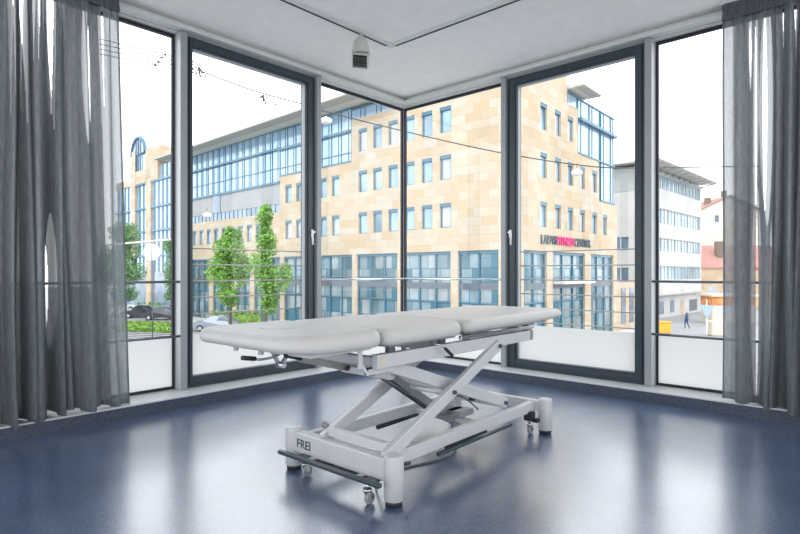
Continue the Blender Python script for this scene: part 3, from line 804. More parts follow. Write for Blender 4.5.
# curtain walls
def curtain_wall(F, u0, u1, z0, z1, step, hz, parent=ob, n=-.05, thick=.02, pair=True):
    m = MB()
    m.quad([F(u0, n, z0), F(u1, n, z0), F(u1, n, z1), F(u0, n, z1)], 0, [(u0, z0), (u1, z0), (u1, z1), (u0, z1)])
    m.box(u0, u1, n-.25, n-.02, z0, z1, T=F)
    cw = m.build('curtain_wall', M['cwglass'], parent)
    g = MB(); u = u0
    while u <= u1+.01:
        g.box(u-thick, u+thick, n+.001, n+.07, z0, z1, T=F)
        if pair and u+step*.28 < u1: g.box(u+step*.28-thick*.6, u+step*.28+thick*.6, n+.001, n+.05, z0, z1, T=F)
        u += step
    for z, h, d in hz: g.box(u0, u1, n+.001, n+d, z-h/2, z+h/2, T=F)
    g.build('glazing_bars', M['bluesteel'], cw)
curtain_wall(FA, 10.5, 16., 13.86, 14.72, 1.9, [(14.70, .10, .1)])
curtain_wall(FA, 16.0, 26.6, 10.36, 14.90, 1.33, [(12.95, .20, .30), (11.15, .07, .08), (10.40, .12, .12), (14.86, .1, .1)])
curtain_wall(FA, 26.6, 49.0, 9.72, 15.00, 1.33, [(13.05, .20, .30), (11.20, .07, .08), (9.80, .22, .15), (14.96, .1, .1)])
curtain_wall(FB, 8.2, 10.2, 13.86, 14.73, 1.9, [(14.70, .08, .1)], pair=False)
curtain_wall(FB, 10.2, 15.05, 10.36, 14.73, 2.3, [(13.05, .22, .35), (10.42, .12, .1), (14.70, .08, .1)], thick=.013)
curtain_wall(FB, 15.05, 18.2, 7.02, 14.73, 2.3, [(13.05, .22, .35), (10.42, .12, .1), (7.1, .16, .1), (14.70, .08, .1)], thick=.013)
# recessed storey with grey blinds
m = MB(); m.quad([FA(26.6, -.05, 7.72), FA(49, -.05, 7.72), FA(49, -.05, 9.70), FA(26.6, -.05, 9.70)], 0, [(26.6, 7.7), (49, 7.7), (49, 9.7), (26.6, 9.7)])
m.build('grey_blinds', M['blind'], ob)
m = MB(); m.box(38.4, 39.9, -.05, .02, 7.72, 9.7, T=FA); m.build('window', M['darkglass'], ob)
m = MB(); m.box(26.6, 49, -.28, -.10, 6.86, 7.72, T=FA); wb = m.build('window_band', M['darkglass'], ob)
m = MB()
u = 26.6
while u < 49: m.box(u-.03, u+.03, -.10, -.05, 6.86, 7.72, T=FA); u += .9
m.build('glazing_bars', M['bluesteel'], wb)
# flat roof with deep overhang
m = MB(); m.box(10.5, 50.5, 1.2, 2.5, 14.98, 15.12, T=FA); m.box(8.3, 11.9, .5, 1.3, 14.98, 15.12, T=FB)
rf = m.build('roof_edge', M['soffit'], ob)
m = MB(); m.box(10.5, 50.5, -8, 1.2, 14.98, 15.30, T=FA); m.box(8.3, 11.9, -8, .5, 14.98, 15.30, T=FB)
m.build('roof', M['soffitw'], ob)
# ground floor: pillars and shop fronts
def shop_bay(F, u0, u1, label=None):
    m = MB()
    m.quad([F(u0, -.32+.06, GZ), F(u1, -.26, GZ), F(u1, -.26, 2.48), F(u0, -.26, 2.48)], 0, [(u0, GZ), (u1, GZ), (u1, 2.48), (u0, 2.48)])
    s = m.build('shop_window', M['shopglass'], ob)
    g = MB(); n = max(2, round((u1-u0)/1.7))
    for k in range(n+1):
        u = u0+(u1-u0)*k/n; g.box(max(u0, u-.06), min(u1, u+.06), -.255, -.16, GZ, 2.30, T=F)
    g.box(u0, u1, -.255, -.10, 2.28, 2.47, T=F); g.box(u0, u1, -.255, -.16, .55, .63, T=F); g.box(u0, u1, -.255, -.16, -1.2, -1.1, T=F)
    g.build('glazing_bars', M['bluesteel'], s)
    b = MB(); b.box(u0, u1, -.255, -.12, -.22, .22, T=F); b.build('spandrel', M['spandrel'], s)
PA = [(0, 1.2), (4.60, 5.25), (9.95, 10.55), (15.3, 15.9), (20.6, 21.2), (25.9, 26.6), (31.3, 32.1), (34.9, 35.7), (40.1, 41.0), (45.4, 46.2), (48.2, 49)]
m = MB()
for a, b in PA: m.box(a, b, -.30, 0, GZ, 2.48, T=FA)
m.build('pillars', M['stone'], ob)
for (a, b), (c, d) in zip(PA, PA[1:]): shop_bay(FA, b, c)
PB = [(0, 1.34), (4.76, 5.73), (11.6, 12.84), (18.03, 18.95)]
m = MB()
for a, b in PB: m.box(a, b, -.30, 0, GZ, 2.48, T=FB)
m.build('pillars', M['stone'], ob)
for (a, b), (c, d) in zip(PB, PB[1:]): shop_bay(FB, b, c)
# pale canopies
for F, a, b in ((FB, 5.8, 11.5), ):
    m = MB(); m.box(a, b, .0, .9, .12, .30, T=F); m.build('canopy', M['soffitw'], ob)
# gym lettering on the short facade
def sign(s, u, z, size, mat, ext=.04):
    p = FB(u, .06, z); xd = (FB(u+1, .06, z)-p).normalized(); zd = Vector((0, 0, 1)); nd = xd.cross(zd).normalized()
    mt = Matrix(((xd.x, zd.x, nd.x, p.x), (xd.y, zd.y, nd.y, p.y), (xd.z, zd.z, nd.z, p.z), (0, 0, 0, 1)))
    return text('sign_lettering', s, size, mat, mt, ob, ext, .018)
sz = .86
for s_, u, mt in (('LADYS', 3.70, 'letter'), ('FITNESS', 6.28, 'pink'), ('CENTER', 9.38, 'letter')):
    o_ = sign(s_, u, 3.02, sz, M[mt])
    o_['label'] = 'magenta word' if mt == 'pink' else 'dark grey word'
# far left end: tower with glazed barrel vault
for (a, b, z0, z1) in ((56.9, 58.5, GZ, 15.2), (62.3, 64.0, 3, 18.2), (54.6, 62.2, 13.4, 15.2), (54.6, 58.6, 15.2, 17.9), (49.0, 49.6, GZ, 9.7), (64, 70, 13.4, 14.4)):
    m = MB(); m.box(a, b, -.4, .25 if z1 > 15 else .1, z0, z1, T=FA); m.build('stone_pier', M['stone'], ob)
m = MB(); m.box(54.6, 58.6, -6, -.4, 15.2, 17.9, T=FA); m.box(49, 54.5, -6, .6, 16.0, 16.5, T=FA); m.build('roof_storey', M['stone'], ob)
curtain_wall(FA, 49.6, 56.9, 1.0, 15.2, 1.3, [(13.3, .25, .25), (9.8, .25, .25), (6.6, .25, .25), (3.2, .2, .2)])
curtain_wall(FA, 58.5, 62.3, 1.0, 13.4, 1.3, [(13.3, .25, .25), (9.8, .25, .25), (6.6, .25, .25), (3.2, .2, .2)])
curtain_wall(FA, 64.0, 70.0, 1.0, 13.4, 1.3, [(9.8, .25, .25), (6.6, .25, .25), (3.2, .2, .2)])
m = MB(); m.box(49.6, 70, -.3, -.05, GZ, 1.0, T=FA); m.build('ground_floor_band', M['darkglass'], ob)
# vault
uc, rad, zb = 61.4, 2.4, 17.6
pr = [(uc+rad*math.cos(math.pi*k/20), zb+rad*math.sin(math.pi*k/20)) for k in range(21)]
m = MB(); m.tube_rings([[FA(u_, .1, z_) for u_, z_ in pr], [FA(u_, -14, z_) for u_, z_ in pr]], smooth=False)
v_ = m.build('barrel_vault', M['paneshade'], ob)
m = MB(); pts = [FA(u_, .16, z_) for u_, z_ in pr]; m.tube(pts, .22, 8); m.tube([FA(uc, .16, 15.2), FA(uc, .16, zb+rad)], .09, 6)
m.tube([FA(uc-rad, .16, zb), FA(uc+rad, .16, zb)], .09, 6)
for k in (-.8, .8): m.tube([FA(uc+k, .16, 15.2), FA(uc+k, .16, zb+2.2)], .06, 6)
m.build('vault_ribs', M['bluesteel'], v_)
m = MB(); m.box(58.6, 62.3, -.4, .02, 15.2, 17.6, T=FA); m.build('tower_glass', M['pane'], ob)
# annex to the right of the short facade
m = MB(); m.box(18.96, 24.2, -6, -.02, GZ, 0.0, T=FB); m.build('annex', M['stone'], ob)
for a in (20.0, 22.3):
    m = MB(); m.box(a, a+1.2, -.019, .03, -3.8, -.5, T=FB); m.build('annex_window', M['darkglass'], ob)

# ---- pale office block with projecting roof
CC = (27.2, 62.)
FC = Fac(CC, (.687, .7265), (.7265, -.687)); FD = Fac(CC, (-.7213, .6926), (-.6926, -.7213))
pb = root('concrete_office', W(27.2, 62, GZ), 'pale grey four-storey office block with wide projecting flat roof, right of the sandstone building', 'building')
LC = 22.0
def zc(px, y):  # helper for heights on this facade
    k = (px-400)/555; s = (k*CC[1]-CC[0])/(.687-k*.7265); D = CC[1]+s*.7265; return 1+(272-y)/555*D
ribbon = [(11.0, 12.9), (7.0, 8.8), (3.55, 5.35), (.15, 1.95)]
ribbon = [(10.95, 12.65), (6.8, 8.6), (3.5, 5.07), (.05, 1.7)]
wall_panel('wall', FC, 0, LC, GZ, 12.7, [(1.0, LC-.5, a, b) for a, b in ribbon], M['concrete'], pb)
for ri, (a, b) in enumerate(ribbon):
    n = 8 if ri else 14
    for k in range(n):
        u0 = 1.0+(LC-1.5)*k/n; u1 = 1.0+(LC-1.5)*(k+1)/n
        f = MB(); f.box(u0, u0+.10, -.25, -.10, a, b, T=FC); f.box((u0+u1)/2-.03, (u0+u1)/2+.03, -.25, -.14, a, b, T=FC); f.box(u0+.1, u1, -.25, -.12, b-.12, b, T=FC)
        w_ = f.build('window', M['greyclad'], pb)
        g = MB(); g.quad([FC(u0+.1, -.2, a), FC(u1, -.2, a), FC(u1, -.2, b-.12), FC(u0+.1, -.2, b-.12)]); g.build('pane', M['pane'], w_)
m = MB(); m.box(.3, LC, -9, -.31, GZ, 12.6, T=FC); m.build('building_core', M['concrete'], pb)
wall_panel('wall', FD, 0, 9, GZ, 10.2, [(1.6, 3.6, 3.5, 5.0), (1.6, 3.6, .05, 1.5)], M['concrete'], pb)
for a, b in ((3.5, 5.0), (.05, 1.5)):
    m = MB(); m.box(1.6, 3.6, -.27, -.2, a, b, T=FD); w_ = m.build('window', M['darkglass'], pb)
    m = MB(); m.box(1.6, 1.7, -.2, -.1, a, b, T=FD); m.box(2.55, 2.65, -.2, -.1, a, b, T=FD); m.build('window_frame', M['signwhite'], w_)
m = MB(); m.box(.0, 9, -.25, .05, 10.2, 12.9, T=FD); m.build('grey_cladding', M['greyclad'], pb)
m = MB(); m.box(-1.2, LC+.5, -10, 2.1, 13.22, 13.42, T=FC); rf = m.build('roof', M['soffitw'], pb)
m = MB()
for k in range(10): m.beam(FC(.4+2.3*k, .0, 12.75), FC(.4+2.3*k, 2.2, 13.08), .12, .14)
m.box(-.1, LC+.9, -.1, .06, 12.7, 12.95, T=FC)
m.build('roof_brackets', M['greyclad'], rf)
m = MB(); m.box(0, LC+.4, .001, .7, -1.75, -1.62, T=FC); m.build('ground_floor_canopy', M['soffit'], pb)
for a, b, z0, z1, mt in ((5.0, 6.6, -4.0, -2.5, 'darkglass'), (9.0, 10.4, -4.0, -2.5, 'darkglass'), (13.0, 14.2, -4.5, -2.6, 'tan'), (16.6, 20.0, -4.2, -2.7, 'spandrel')):
    m = MB(); m.box(a, b, .0, .04, z0, z1, T=FC); m.build('ground_floor_door' if mt == 'tan' else 'ground_floor_window', M[mt], pb)

# ---- cream gabled house and red-roofed house
def house(name, r, f, w, d, h, rh, mw, mr, label, chim=None, yaw=0.):
    o = root(name, W(r, f, GZ), label, 'building')
    c, s = math.cos(yaw), math.sin(yaw)
    T = lambda a, b, z: W(r+a*c-b*s, f+a*s+b*c, GZ+z)
    m = MB(); m.box(-w/2, w/2, 0, d, 0, h, T=T)
    if rh:
        m.quad([T(-w/2, 0, h), T(w/2, 0, h), T(0, 0, h+rh)]) if name == 'gabled_house' else None
    m.build('wall', mw, o)
    m = MB(); e = .3
    if name == 'gabled_house':
        for sgn in (-1, 1):
            A = [T(sgn*(w/2+e), -e, h-.2), T(sgn*(w/2+e), d, h-.2), T(0, d, h+rh+.05), T(0, -e, h+rh+.05)]
            B = [p+Vector((0, 0, .18)) for p in A]
            m.tube_rings([A, B], smooth=False)
    else:
        A = [T(-w/2-e, -e, h), T(w/2+e, -e, h), T(w/2+e, d/2, h+rh), T(-w/2-e, d/2, h+rh)]; B = [p+Vector((0, 0, .2)) for p in A]
        i = len(m.v); m.tube_rings([A, B], smooth=False)
        for k in range(len(m.uv)):
            if len(m.uv[k]) == 4: m.uv[k] = [(0, 0), (w, 0), (w, rh*1.5), (0, rh*1.5)]
        A = [T(-w/2-e, d+e, h), T(w/2+e, d+e, h), T(w/2+e, d/2, h+rh), T(-w/2-e, d/2, h+rh)]; B = [p+Vector((0, 0, .2)) for p in A]
        m.tube_rings([A, B], smooth=False)
    m.build('roof', mr, o)
    if chim:
        for (a, b, z0, z1, ww) in chim:
            m = MB(); m.box(a-ww/2, a+ww/2, b, b+ww, z0, z1, T=T); m.build('chimney', M['bark'], o)
    return o, T
g, T = house('gabled_house', 55.9, 94, 9.8, 9, 16.1, 2.2, M['cream'], M['redtile'], 'tall cream rendered house with gable behind the red roof', [(-2.5, 2, 16.6, 18.4, .8), (.3, 2, 18, 19.6, .7)])
m = MB(); m.box(-2.6, -1.9, -.02, .03, 14.0, 15.1, T=T); m.build('gable_window', M['spandrel'], g)
g, T = house('red_roofed_house', 51.0, 83, 14.2, 9, 6.0, 3.5, M['tan'], M['redtile'], 'low tan house with red tiled roof and chimney, right of pale office block', [(-2.1, 1.7, 5.5, 10.2, .9)])
for a in (-4.9, -2.6):
    m = MB(); m.box(a, a+1.3, -.03, .03, 2.0, 3.4, T=T); m.build('window', M['paneshade'], g)
# orange site boarding / kiosk
kr = root('market_kiosk', W(35.2, 62, GZ), 'small orange wooden kiosk with flat roof in front of red-roofed house', 'kiosk')
T = lambda a, b, z: W(33.2+a, 59+b, GZ+z)
m = MB(); m.box(0, 4.6, 0, 2.2, .0, 2.9, T=T); m.build('kiosk_body', M['cream'], kr)
m = MB(); m.box(-.03, 4.63, -.03, 2.23, 1.95, 2.89, T=T); m.build('orange_fascia', M['orange'], kr)
m = MB(); m.box(-.3, 4.9, -.4, 2.5, 2.9, 3.15, T=T); m.build('kiosk_roof', M['cream'], kr)
m = MB(); m.box(.5, 4.1, -.04, .0, 1.1, 1.9, T=T); m.build('counter_opening', M['signwhite'], kr)

# ---- ground
m = MB(); m.quad([W(-160, -30, GZ), W(160, -30, GZ), W(160, 200, GZ), W(-160, 200, GZ)])
o = m.build('street_ground', M['asphalt']); tag(o, 'pale street and paving seen through the windows', 'street', kind='structure')
m = MB(); m.box(-2, 52, -.0, 3.2, GZ, GZ+.12, T=FA); m.box(-2, 24, 0, 3.0, GZ, GZ+.118, T=FB)
o = m.build('trim_30', M['pavement']); tag(o, 'raised pavement along the sandstone building', 'pavement', kind='structure')

# ---- trees
def leaf_cloud(m, c, rx, ry, rz, n, size, rg):
    for _ in range(n):
        while True:
            p = Vector((rg.uniform(-1, 1), rg.uniform(-1, 1), rg.uniform(-1, 1)))
            if .25 < p.length < 1: break
        p = Vector((p.x*rx, p.y*ry, p.z*rz))+c
        a = Vector((rg.gauss(0, 1), rg.gauss(0, 1), rg.gauss(0, .6))).normalized(); b = a.cross(Vector((rg.gauss(0, 1), rg.gauss(0, 1), rg.gauss(0, 1)))).normalized()
        s = size*rg.uniform(.6, 1.3)
        m.quad([p-a*s, p+b*s*.5, p+a*s, p-b*s*.5])
def tree(r, f, blobs, label, mat, seed, trunk_h, group='street trees across the road', dens=1.):
    rg = random.Random(seed)
    t = root('street_tree', W(r, f, GZ), label, 'tree', group)
    m = MB(); b = W(r, f, GZ)
    m.tube([b, b+Vector((.05, 0, trunk_h*.5)), b+Vector((0, .05, trunk_h))], [.14, .11, .06], 10)
    for k in range(5):
        a = rg.uniform(0, 6.28); z = trunk_h*(.45+.1*k)
        m.tube([b+Vector((0, 0, z)), b+Vector((math.cos(a)*.7, math.sin(a)*.7, z+.9))], [.05, .02], 6)
    m.build('trunk', M['bark'], t)
    m = MB()
    for (dr, z, rx, rz) in blobs:
        for _ in range(7):
            q = Vector((rg.uniform(-.45, .45)*rx, rg.uniform(-.45, .45)*rx, rg.uniform(-.55, .55)*rz))
            leaf_cloud(m, W(r+dr, f, z)+q, rx*.66, rx*.66, rz*.55, int(150*dens*max(1, rx*rz)), .13, rg)
    m.build('foliage', mat, t)
tree(-14.7, 48, [(0, 3.2, 1.5, 1.7), (-.7, 1.2, 1.3, 1.6), (.6, .9, 1.4, 1.6), (0, -1.3, 1.2, 1.2), (.2, 4.2, .8, .9)], 'bushy young green street tree left of the columnar one', M['leaf'], 5, 5.5)
tree(-10.9, 45, [(0, 5.2, .75, 1.4), (0, 3.4, .85, 1.5), (-.3, 1.6, 1.1, 1.6), (.6, .2, 1.2, 1.7), (.3, -1.7, .9, 1.2), (1.6, .5, .7, 1.2)], 'tall columnar green street tree beside the bushy one', M['leaf'], 6, 6.5)
tree(-30.2, 61, [(0, 4.2, 1.7, 2.4), (.3, .8, 1.9, 2.2), (-.2, -2, 1.5, 1.3), (-1.8, 1.5, 1.5, 3)], 'dark green street tree close to the left curtain edge', M['leafb'], 8, 6)
tree(-27.6, 67, [(0, 3.4, 1.0, 1.6), (.3, .8, 1.3, 2.0), (0, -1.6, 1.0, 1.2)], 'slim green street tree behind the round white sign', M['leafb'], 9, 6)

# hedges and grass
def hedge(T, u0, u1, w, h, label, mat, seed, kind):
    rg = random.Random(seed); m = MB()
    m.box(u0, u1, -w/2*.8, w/2*.8, GZ, GZ+h*.75, T=T)
    n = int((u1-u0)*w*60)
    for _ in range(n):
        p = T(rg.uniform(u0, u1), rg.uniform(-w/2, w/2), GZ+h*rg.uniform(.3, 1.05))
        a = Vector((rg.gauss(0, 1), rg.gauss(0, 1), rg.gauss(0, 1))).normalized(); b = a.cross(Vector((rg.gauss(0, 1), rg.gauss(0, 1), rg.gauss(0, 1)))).normalized(); s = rg.uniform(.08, .2)
        m.quad([p-a*s, p+b*s*.6, p+a*s, p-b*s*.6])
    o = m.build('hedge', mat); tag(o, label, 'hedge', kind=kind)
hedge(lambda a, b, z: W(-19.5+a*.95, 57.5+a*.05+b, z), 0, 11.5, 1.6, 1.45, 'low clipped hedge in front of the shops behind the silver car', M['hedge'], 3, None)
hedge(lambda a, b, z: W(-27.5+a*.93-b*.2, 54.5-a*.28+b, z), 0, 8, 6.0, .45, 'strip of low green planting beside the tram tracks at left', M['hedge'], 4, None)
hedge(lambda a, b, z: W(-35+a, 73.5+b, z), 0, 11, 1.2, 1.4, 'hedge behind the parked cars at left', M['leafb'], 12, None)
# tram tracks
m = MB()
for k in range(4): m.beam(W(-34, 52.8-1.2*k, GZ+.02), W(-10, 45.5-1.2*k, GZ+.02), .09, .06)
tag(m.build('tram_tracks', M['darksteel']), 'tram rails set in the road beside the green strip', 'tram tracks')

# ---- cars
def car(r, f, yaw, paint, label, h=1.45, L_=4.2):
    t = root('parked_car', W(r, f, GZ), label, 'car', 'cars on the street')
    c, s = math.cos(yaw), math.sin(yaw)
    T = lambda a, b, z: W(r+a*c-b*s, f+a*s+b*c, GZ+z)
    prof = [(-L_/2, .35), (-L_/2, .75), (-L_/2+.25, .88), (-L_*.24, .95), (-L_*.10, h-.05), (L_*.05, h), (L_*.24, h-.08), (L_*.40, .98), (L_/2-.05, .92), (L_/2, .55), (L_/2-.05, .3), (-L_/2+.1, .28)]
    w = .86
    m = MB()
    def ring(b, k): return [T(a, b, z if z < .96 else .96+(z-.96)*k) for a, z in prof]
    R_ = [[T(a, -w+.0*abs(z), z) for a, z in prof]]
    rings = [[T(a, y*(1 if z < 1 else .82), z) for a, z in prof] for y in (-w, -w*.97, w*.97, w)]
    m.tube_rings(rings, smooth=False); m.build('body', M[paint], t)
    g = MB()
    win = [(-L_*.20, 1.0), (-L_*.09, h-.12), (L_*.04, h-.07), (L_*.22, h-.14), (L_*.35, 1.0)]
    for y in (-w*.93, w*.93):
        g.quad([T(a, y*(1 if z < 1.02 else .90), z) for a, z in win])
    g.quad([T(-L_*.235, -w*.75, .98), T(-L_*.235, w*.75, .98), T(-L_*.115, w*.7, h-.07), T(-L_*.115, -w*.7, h-.07)])
    g.build('car_windows', M['carglass'], t)
    for a in (-L_*.31, L_*.31):
        for y in (-w, w):
            m = MB(); m.tube([T(a, y-.1*(1 if y > 0 else -1), .31), T(a, y+.02*(1 if y > 0 else -1), .31)], .31, 18)
            wl = m.build('wheel', M['tyre'], t)
            m = MB(); m.tube([T(a, y+.02*(1 if y > 0 else -1), .31), T(a, y+.035*(1 if y > 0 else -1), .31)], .18, 14); m.build('hubcap', M['chrome'], wl)
car(-33.9, 69.0, .25, 'car_white', 'white parked car next to the left curtain edge')
car(-31.2, 67.0, .20, 'car_dark', 'dark parked car, middle one of the row beyond the green strip', 1.55)
car(-27.4, 64.0, .20, 'car_dark', 'black parked car nearest the window mullion', 1.6)
car(-17.2, 52.0, .12, 'car_silver', 'silver car driving past behind the headrest')

# ---- round sign, posts, overhead wires and lamps
sg = root('round_sign', W(-13.4, 30, GZ), 'round white sign on slim post seen through the left fixed pane', 'sign')
m = MB(); m.tube([W(-13.4, 30.05, GZ), W(-13.4, 30.05, 2.55)], .030, 10); m.build('post', M['darksteel'], sg)
m = MB(); m.tube([W(-13.4, 29.98, 2.08), W(-13.4, 29.95, 2.08)], .46, 32); m.build('disc', M['signwhite'], sg)
m = MB(); m.tube([W(-13.4, 29.94, 1.64), W(-13.4, 29.94, 2.52)], .018, 8); m.build('clamp_strip', M['greyplastic'], sg)

sg = root('give_way_sign', W(17.15, 31, GZ), 'back of a pale triangular road sign on grey pole at right', 'sign')
m = MB(); m.tube([W(17.15, 31.05, GZ), W(17.15, 31.05, -.55)], .035, 10); m.build('post', M['chrome'], sg)
m = MB(); A = [W(16.7, 31, -.86), W(17.6, 31, -.86), W(17.15, 31, -1.62)]; m.tube_rings([A, [p+(W(0, .03, 0)-W(0, 0, 0)) for p in A]], smooth=False); m.build('triangle', M['signback'], sg)
for i, (r, f, w, h, mt, lb) in enumerate(((27.6, 50, 1.15, .92, 'yellow', 'yellow grit bin beside the pale office wall'), (27.3, 47.5, 1.2, 1.3, 'cream', 'cream concrete barrier block left of the triangular sign pole'), (28.2, 48.6, .9, 1.15, 'cream', 'cream concrete barrier block right of the triangular sign pole'))):
    if i == 0: r, f = 23.75, 49.8
    m = MB(); m.box(-w/2, w/2, 0, .8, 0, h, T=lambda a, b, z: W(r+a, f+b, GZ+z))
    nm = 'grit_bin' if i == 0 else 'barrier_block'
    if i == 0:
        rt = root(nm, W(r, f, GZ), lb, 'bin'); m.build('body', M[mt], rt, bevel=.06)
        m = MB(); m.box(-w/2-.05, w/2+.05, -.05, .85, h, h+.12, T=lambda a, b, z: W(r+a, f+b, GZ+z)); m.build('lid', M[mt], rt, bevel=.03)
    else:
        tag(m.build(nm, M[mt], bevel=.12), lb, 'barrier')

def at(px, py, f):  # a point of the street by bearing, height and distance
    return W((px-400)/555*f, f, 1+(272-py)/555*f)
WF = 20.
wp = curve_pts([at(*p, WF) for p in ((198, 70), (255, 91), (302, 104), (322, 110.5), (403, 131), (497, 152), (583, 165.5), (640, 168), (760, 166))], 6)
m = MB(); m.tube(wp, .022, 6)
tag(m.build('overhead_cable', M['wire']), 'dark overhead cable sagging across the street from upper left to right', 'cable')
for k, (y0, y1) in enumerate(((54, 47), (59, 52), (66, 57), (71, 62))):
    m = MB(); a = at(196, y0+8-2*k, WF); b = at(100, y1-8, WF)
    m.tube([a, b], .018, 5)
    p = a.lerp(b, .32+.035*k); m.lathe((p.x, p.y, p.z-.05), [(.01, 0), (.04, .02), (.05, .05), (.04, .08), (.01, .1)], 8)
    tag(m.build('tram_wire', M['wire']), '%s of four thin tram wires with insulators at upper left' % ('topmost', 'second from top', 'third from top', 'lowest')[k], 'cable', 'tram wires')
def insul(px, py, label, seed):
    rg = random.Random(seed); m = MB(); c = at(px, py, WF)
    for k in range(5):
        d = Vector((rg.uniform(-.35, .35), rg.uniform(-.35, .35), rg.uniform(-.35, .02)))
        m.tube([c, c+d], .018, 5); m.lathe((c+d)[:], [(.01, -.04), (.03, -.02), (.03, .02), (.01, .04)], 8)
    m.tube([c+Vector((0, 0, .0)), c-Vector((0, 0, .35))], .020, 5)
    tag(m.build('wire_hanger', M['wire']), label, 'wire hanger')
insul(199, 67, 'bundle of small insulators where the overhead cable meets the tram wires', 1)
insul(263, 95, 'small hanger with insulators midway on the overhead cable', 2)
def hang_lamp(px, py, f, w, label):
    t = root('street_lamp', at(px, py, f), label, 'street lamp'); c = at(px, py, f)
    m = MB(); m.lathe((c.x, c.y, c.z), [(w*.25, -.10), (w*.42, -.08), (w*.5, 0), (w*.42, .06), (w*.2, .10), (.03, .14)], 20); m.build('lamp_housing', M['lampwhite'], t)
    m = MB(); m.tube([c+Vector((0, 0, .12)), c+Vector((0, 0, .33))], .012, 6); m.build('hook', M['wire'], t)
hang_lamp(577, 172.5, WF, .42, 'small white street lamp hanging from the cable before the right door')
hang_lamp(326, 120.5, WF, .46, 'white street lamp hanging beside the mullion in the left corner pane')
hang_lamp(207, 215, 26, .40, 'distant white street lamp in front of the grey blinds')
mp = at(96, 246, 26)
t = root('tram_mast', (mp.x, mp.y, GZ), 'pale horizontal mast arm above the round white sign, on pole behind the left curtain', 'mast')
m = MB(); m.tube([mp, at(176, 239, 26)], .045, 8); m.build('arm', M['cream'], t)
m = MB(); m.tube([(mp.x, mp.y, GZ), (mp.x, mp.y, mp.z+.6)], [.09, .06], 12); m.build('pole', M['greyplastic'], t)

# ---- pedestrian, seen from behind, in navy
def skin_body(name, V, E, Rr, mat, parent, off):
    me = bpy.data.meshes.new(name); me.from_pydata([tuple(Vector(v)) for v in V], E, [])
    o = bpy.data.objects.new(name, me); col.objects.link(o); o.parent = parent
    s = o.modifiers.new('Skin', 'SKIN'); 
    for i, r_ in enumerate(Rr): me.skin_vertices[0].data[i].radius = r_ if isinstance(r_, tuple) else (r_, r_)
    me.skin_vertices[0].data[0].use_root = True
    o.modifiers.new('Sub', 'SUBSURF').levels = 1; o.modifiers['Sub'].render_levels = 1
    me.materials.append(mat); return o
pr_ = root('person', W(27.9, 54., GZ), 'person in dark navy jacket and trousers walking past the pale office block', 'person')
pr_.rotation_euler = (0, 0, YAW+.5); pr_.scale = (.95, .92, .90)
V = [(0, 0, .95), (0, 0, 1.15), (0, .02, 1.38), (0, .02, 1.50), (0, 0, 1.60), (0, 0, 1.70),
     (-.09, 0, .90), (-.10, .16, .50), (-.10, .10, .08), (-.10, .24, .05), (.09, 0, .90), (.10, -.02, .50), (.10, -.26, .12), (.10, -.14, .05),
     (-.19, .02, 1.40), (-.25, -.08, 1.12), (-.24, .06, .88), (-.24, .10, .80), (.19, .02, 1.40), (.25, .06, 1.12), (.24, .20, .92), (.24, .25, .86)]
E_ = [(0, 1), (1, 2), (2, 3), (3, 4), (4, 5), (0, 6), (6, 7), (7, 8), (8, 9), (0, 10), (10, 11), (11, 12), (12, 13), (2, 14), (14, 15), (15, 16), (16, 17), (2, 18), (18, 19), (19, 20), (20, 21)]
Rr = [(.19, .15), (.19, .15), (.20, .14), .06, (.085, .10), (.07, .085), .09, .065, .045, .04, .09, .065, .045, .04, .06, .05, .04, .035, .06, .05, .04, .035]
if hasattr(bpy.types, 'SkinModifier'):
    me = bpy.data.meshes.new('body'); me.from_pydata(V, E_, [])
    bo = bpy.data.objects.new('body', me); col.objects.link(bo); bo.parent = pr_
    bpy.context.view_layer.objects.active = bo
    sk = bo.modifiers.new('Skin', 'SKIN')
    if not me.skin_vertices:
        with bpy.context.temp_override(object=bo, active_object=bo): bpy.ops.mesh.customdata_skin_add()
    for i, r_ in enumerate(Rr): me.skin_vertices[0].data[i].radius = r_ if isinstance(r_, tuple) else (r_, r_)
    me.skin_vertices[0].data[0].use_root = True
    bo.modifiers.new('Sub', 'SUBSURF').render_levels = 1
    me.materials.append(M['navycloth'])
m = MB(); c = pr_.location
mh = MB(); mh.lathe((0, .0, 1.60), [(.02, -.06), (.09, -.03), (.098, .04), (.08, .10), (.03, .135), (.002, .14)], 14)
me = bpy.data.meshes.new('hair'); me.from_pydata([tuple(v) for v in mh.v], [], mh.f); me.materials.append(M['hair'])
ho = bpy.data.objects.new('hair', me); col.objects.link(ho); ho.parent = pr_

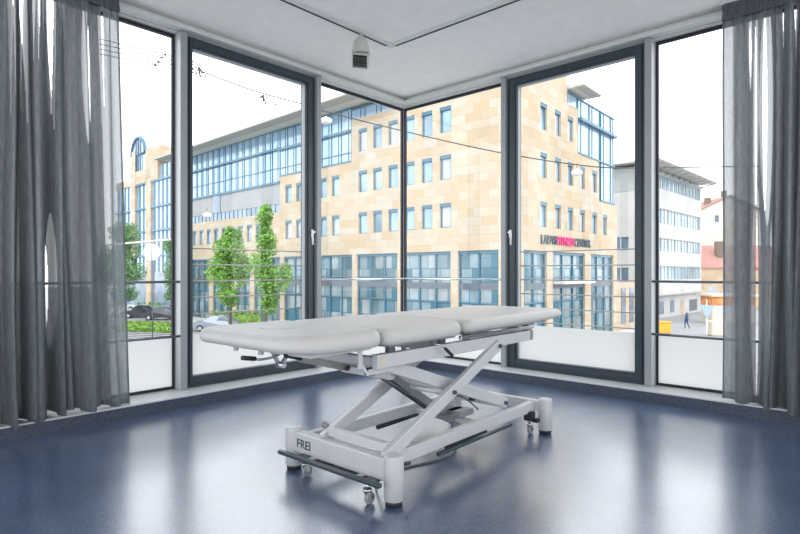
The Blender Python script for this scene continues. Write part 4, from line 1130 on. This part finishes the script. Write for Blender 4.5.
# ================================================================== LIGHT
w = bpy.data.worlds.new('sky'); sc.world = w; w.use_nodes = True
nt = w.node_tree; bg = nt.nodes['Background']
tc = nt.nodes.new('ShaderNodeTexCoord'); sp = nt.nodes.new('ShaderNodeSeparateXYZ'); cr = nt.nodes.new('ShaderNodeValToRGB')
nt.links.new(tc.outputs['Generated'], sp.inputs[0]); nt.links.new(sp.outputs['Z'], cr.inputs[0])
cr.color_ramp.elements[0].position = 0; cr.color_ramp.elements[0].color = (.96, .975, 1., 1)
cr.color_ramp.elements[1].position = .7; cr.color_ramp.elements[1].color = (.93, .96, 1., 1)
nt.links.new(cr.outputs[0], bg.inputs[0]); bg.inputs['Strength'].default_value = 2.3

# daylight portals guide the sky light through the glazed sides and added openings
def portal(loc, rot, sx_, sy_):
    l = bpy.data.lights.new('portal', 'AREA'); l.shape = 'RECTANGLE'; l.size = sx_; l.size_y = sy_; l.cycles.is_portal = True
    o = bpy.data.objects.new('portal', l); col.objects.link(o); o.location = loc; o.rotation_euler = rot
portal((XL-.05, (YB+YR)/2, 1.5), (R(90), 0, R(-90)), YR-YB, 2.8)
portal(((XL+XB)/2, YR+.05, 1.5), (R(90), 0, R(180)), XB-XL, 2.8)
portal((XB+.14, (YB+YR)/2, 1.6), (R(90), 0, R(90)), YR-YB, 2.6)
portal(((XL+XB)/2, YB-.14, 1.6), (R(90), 0, 0), XB-XL, 2.6)

# ================================================================== CAMERA
cd = bpy.data.cameras.new('camera'); cam = bpy.data.objects.new('camera', cd); col.objects.link(cam)
cam.location = (0, 0, 1.0); cam.rotation_euler = (R(90), 0, YAW)
cd.sensor_width = 36; cd.lens = 555/800*36; cd.shift_y = 5/800; cd.clip_end = 500
sc.camera = cam
sc.view_settings.view_transform = 'Standard'; sc.view_settings.look = 'None'
sc.view_settings.exposure = 0.45; sc.view_settings.gamma = 1
sc.cycles.max_bounces = 10; sc.cycles.diffuse_bounces = 5; sc.cycles.transparent_max_bounces = 24
sc.cycles.sample_clamp_indirect = 6
sc.cycles.use_denoising = True
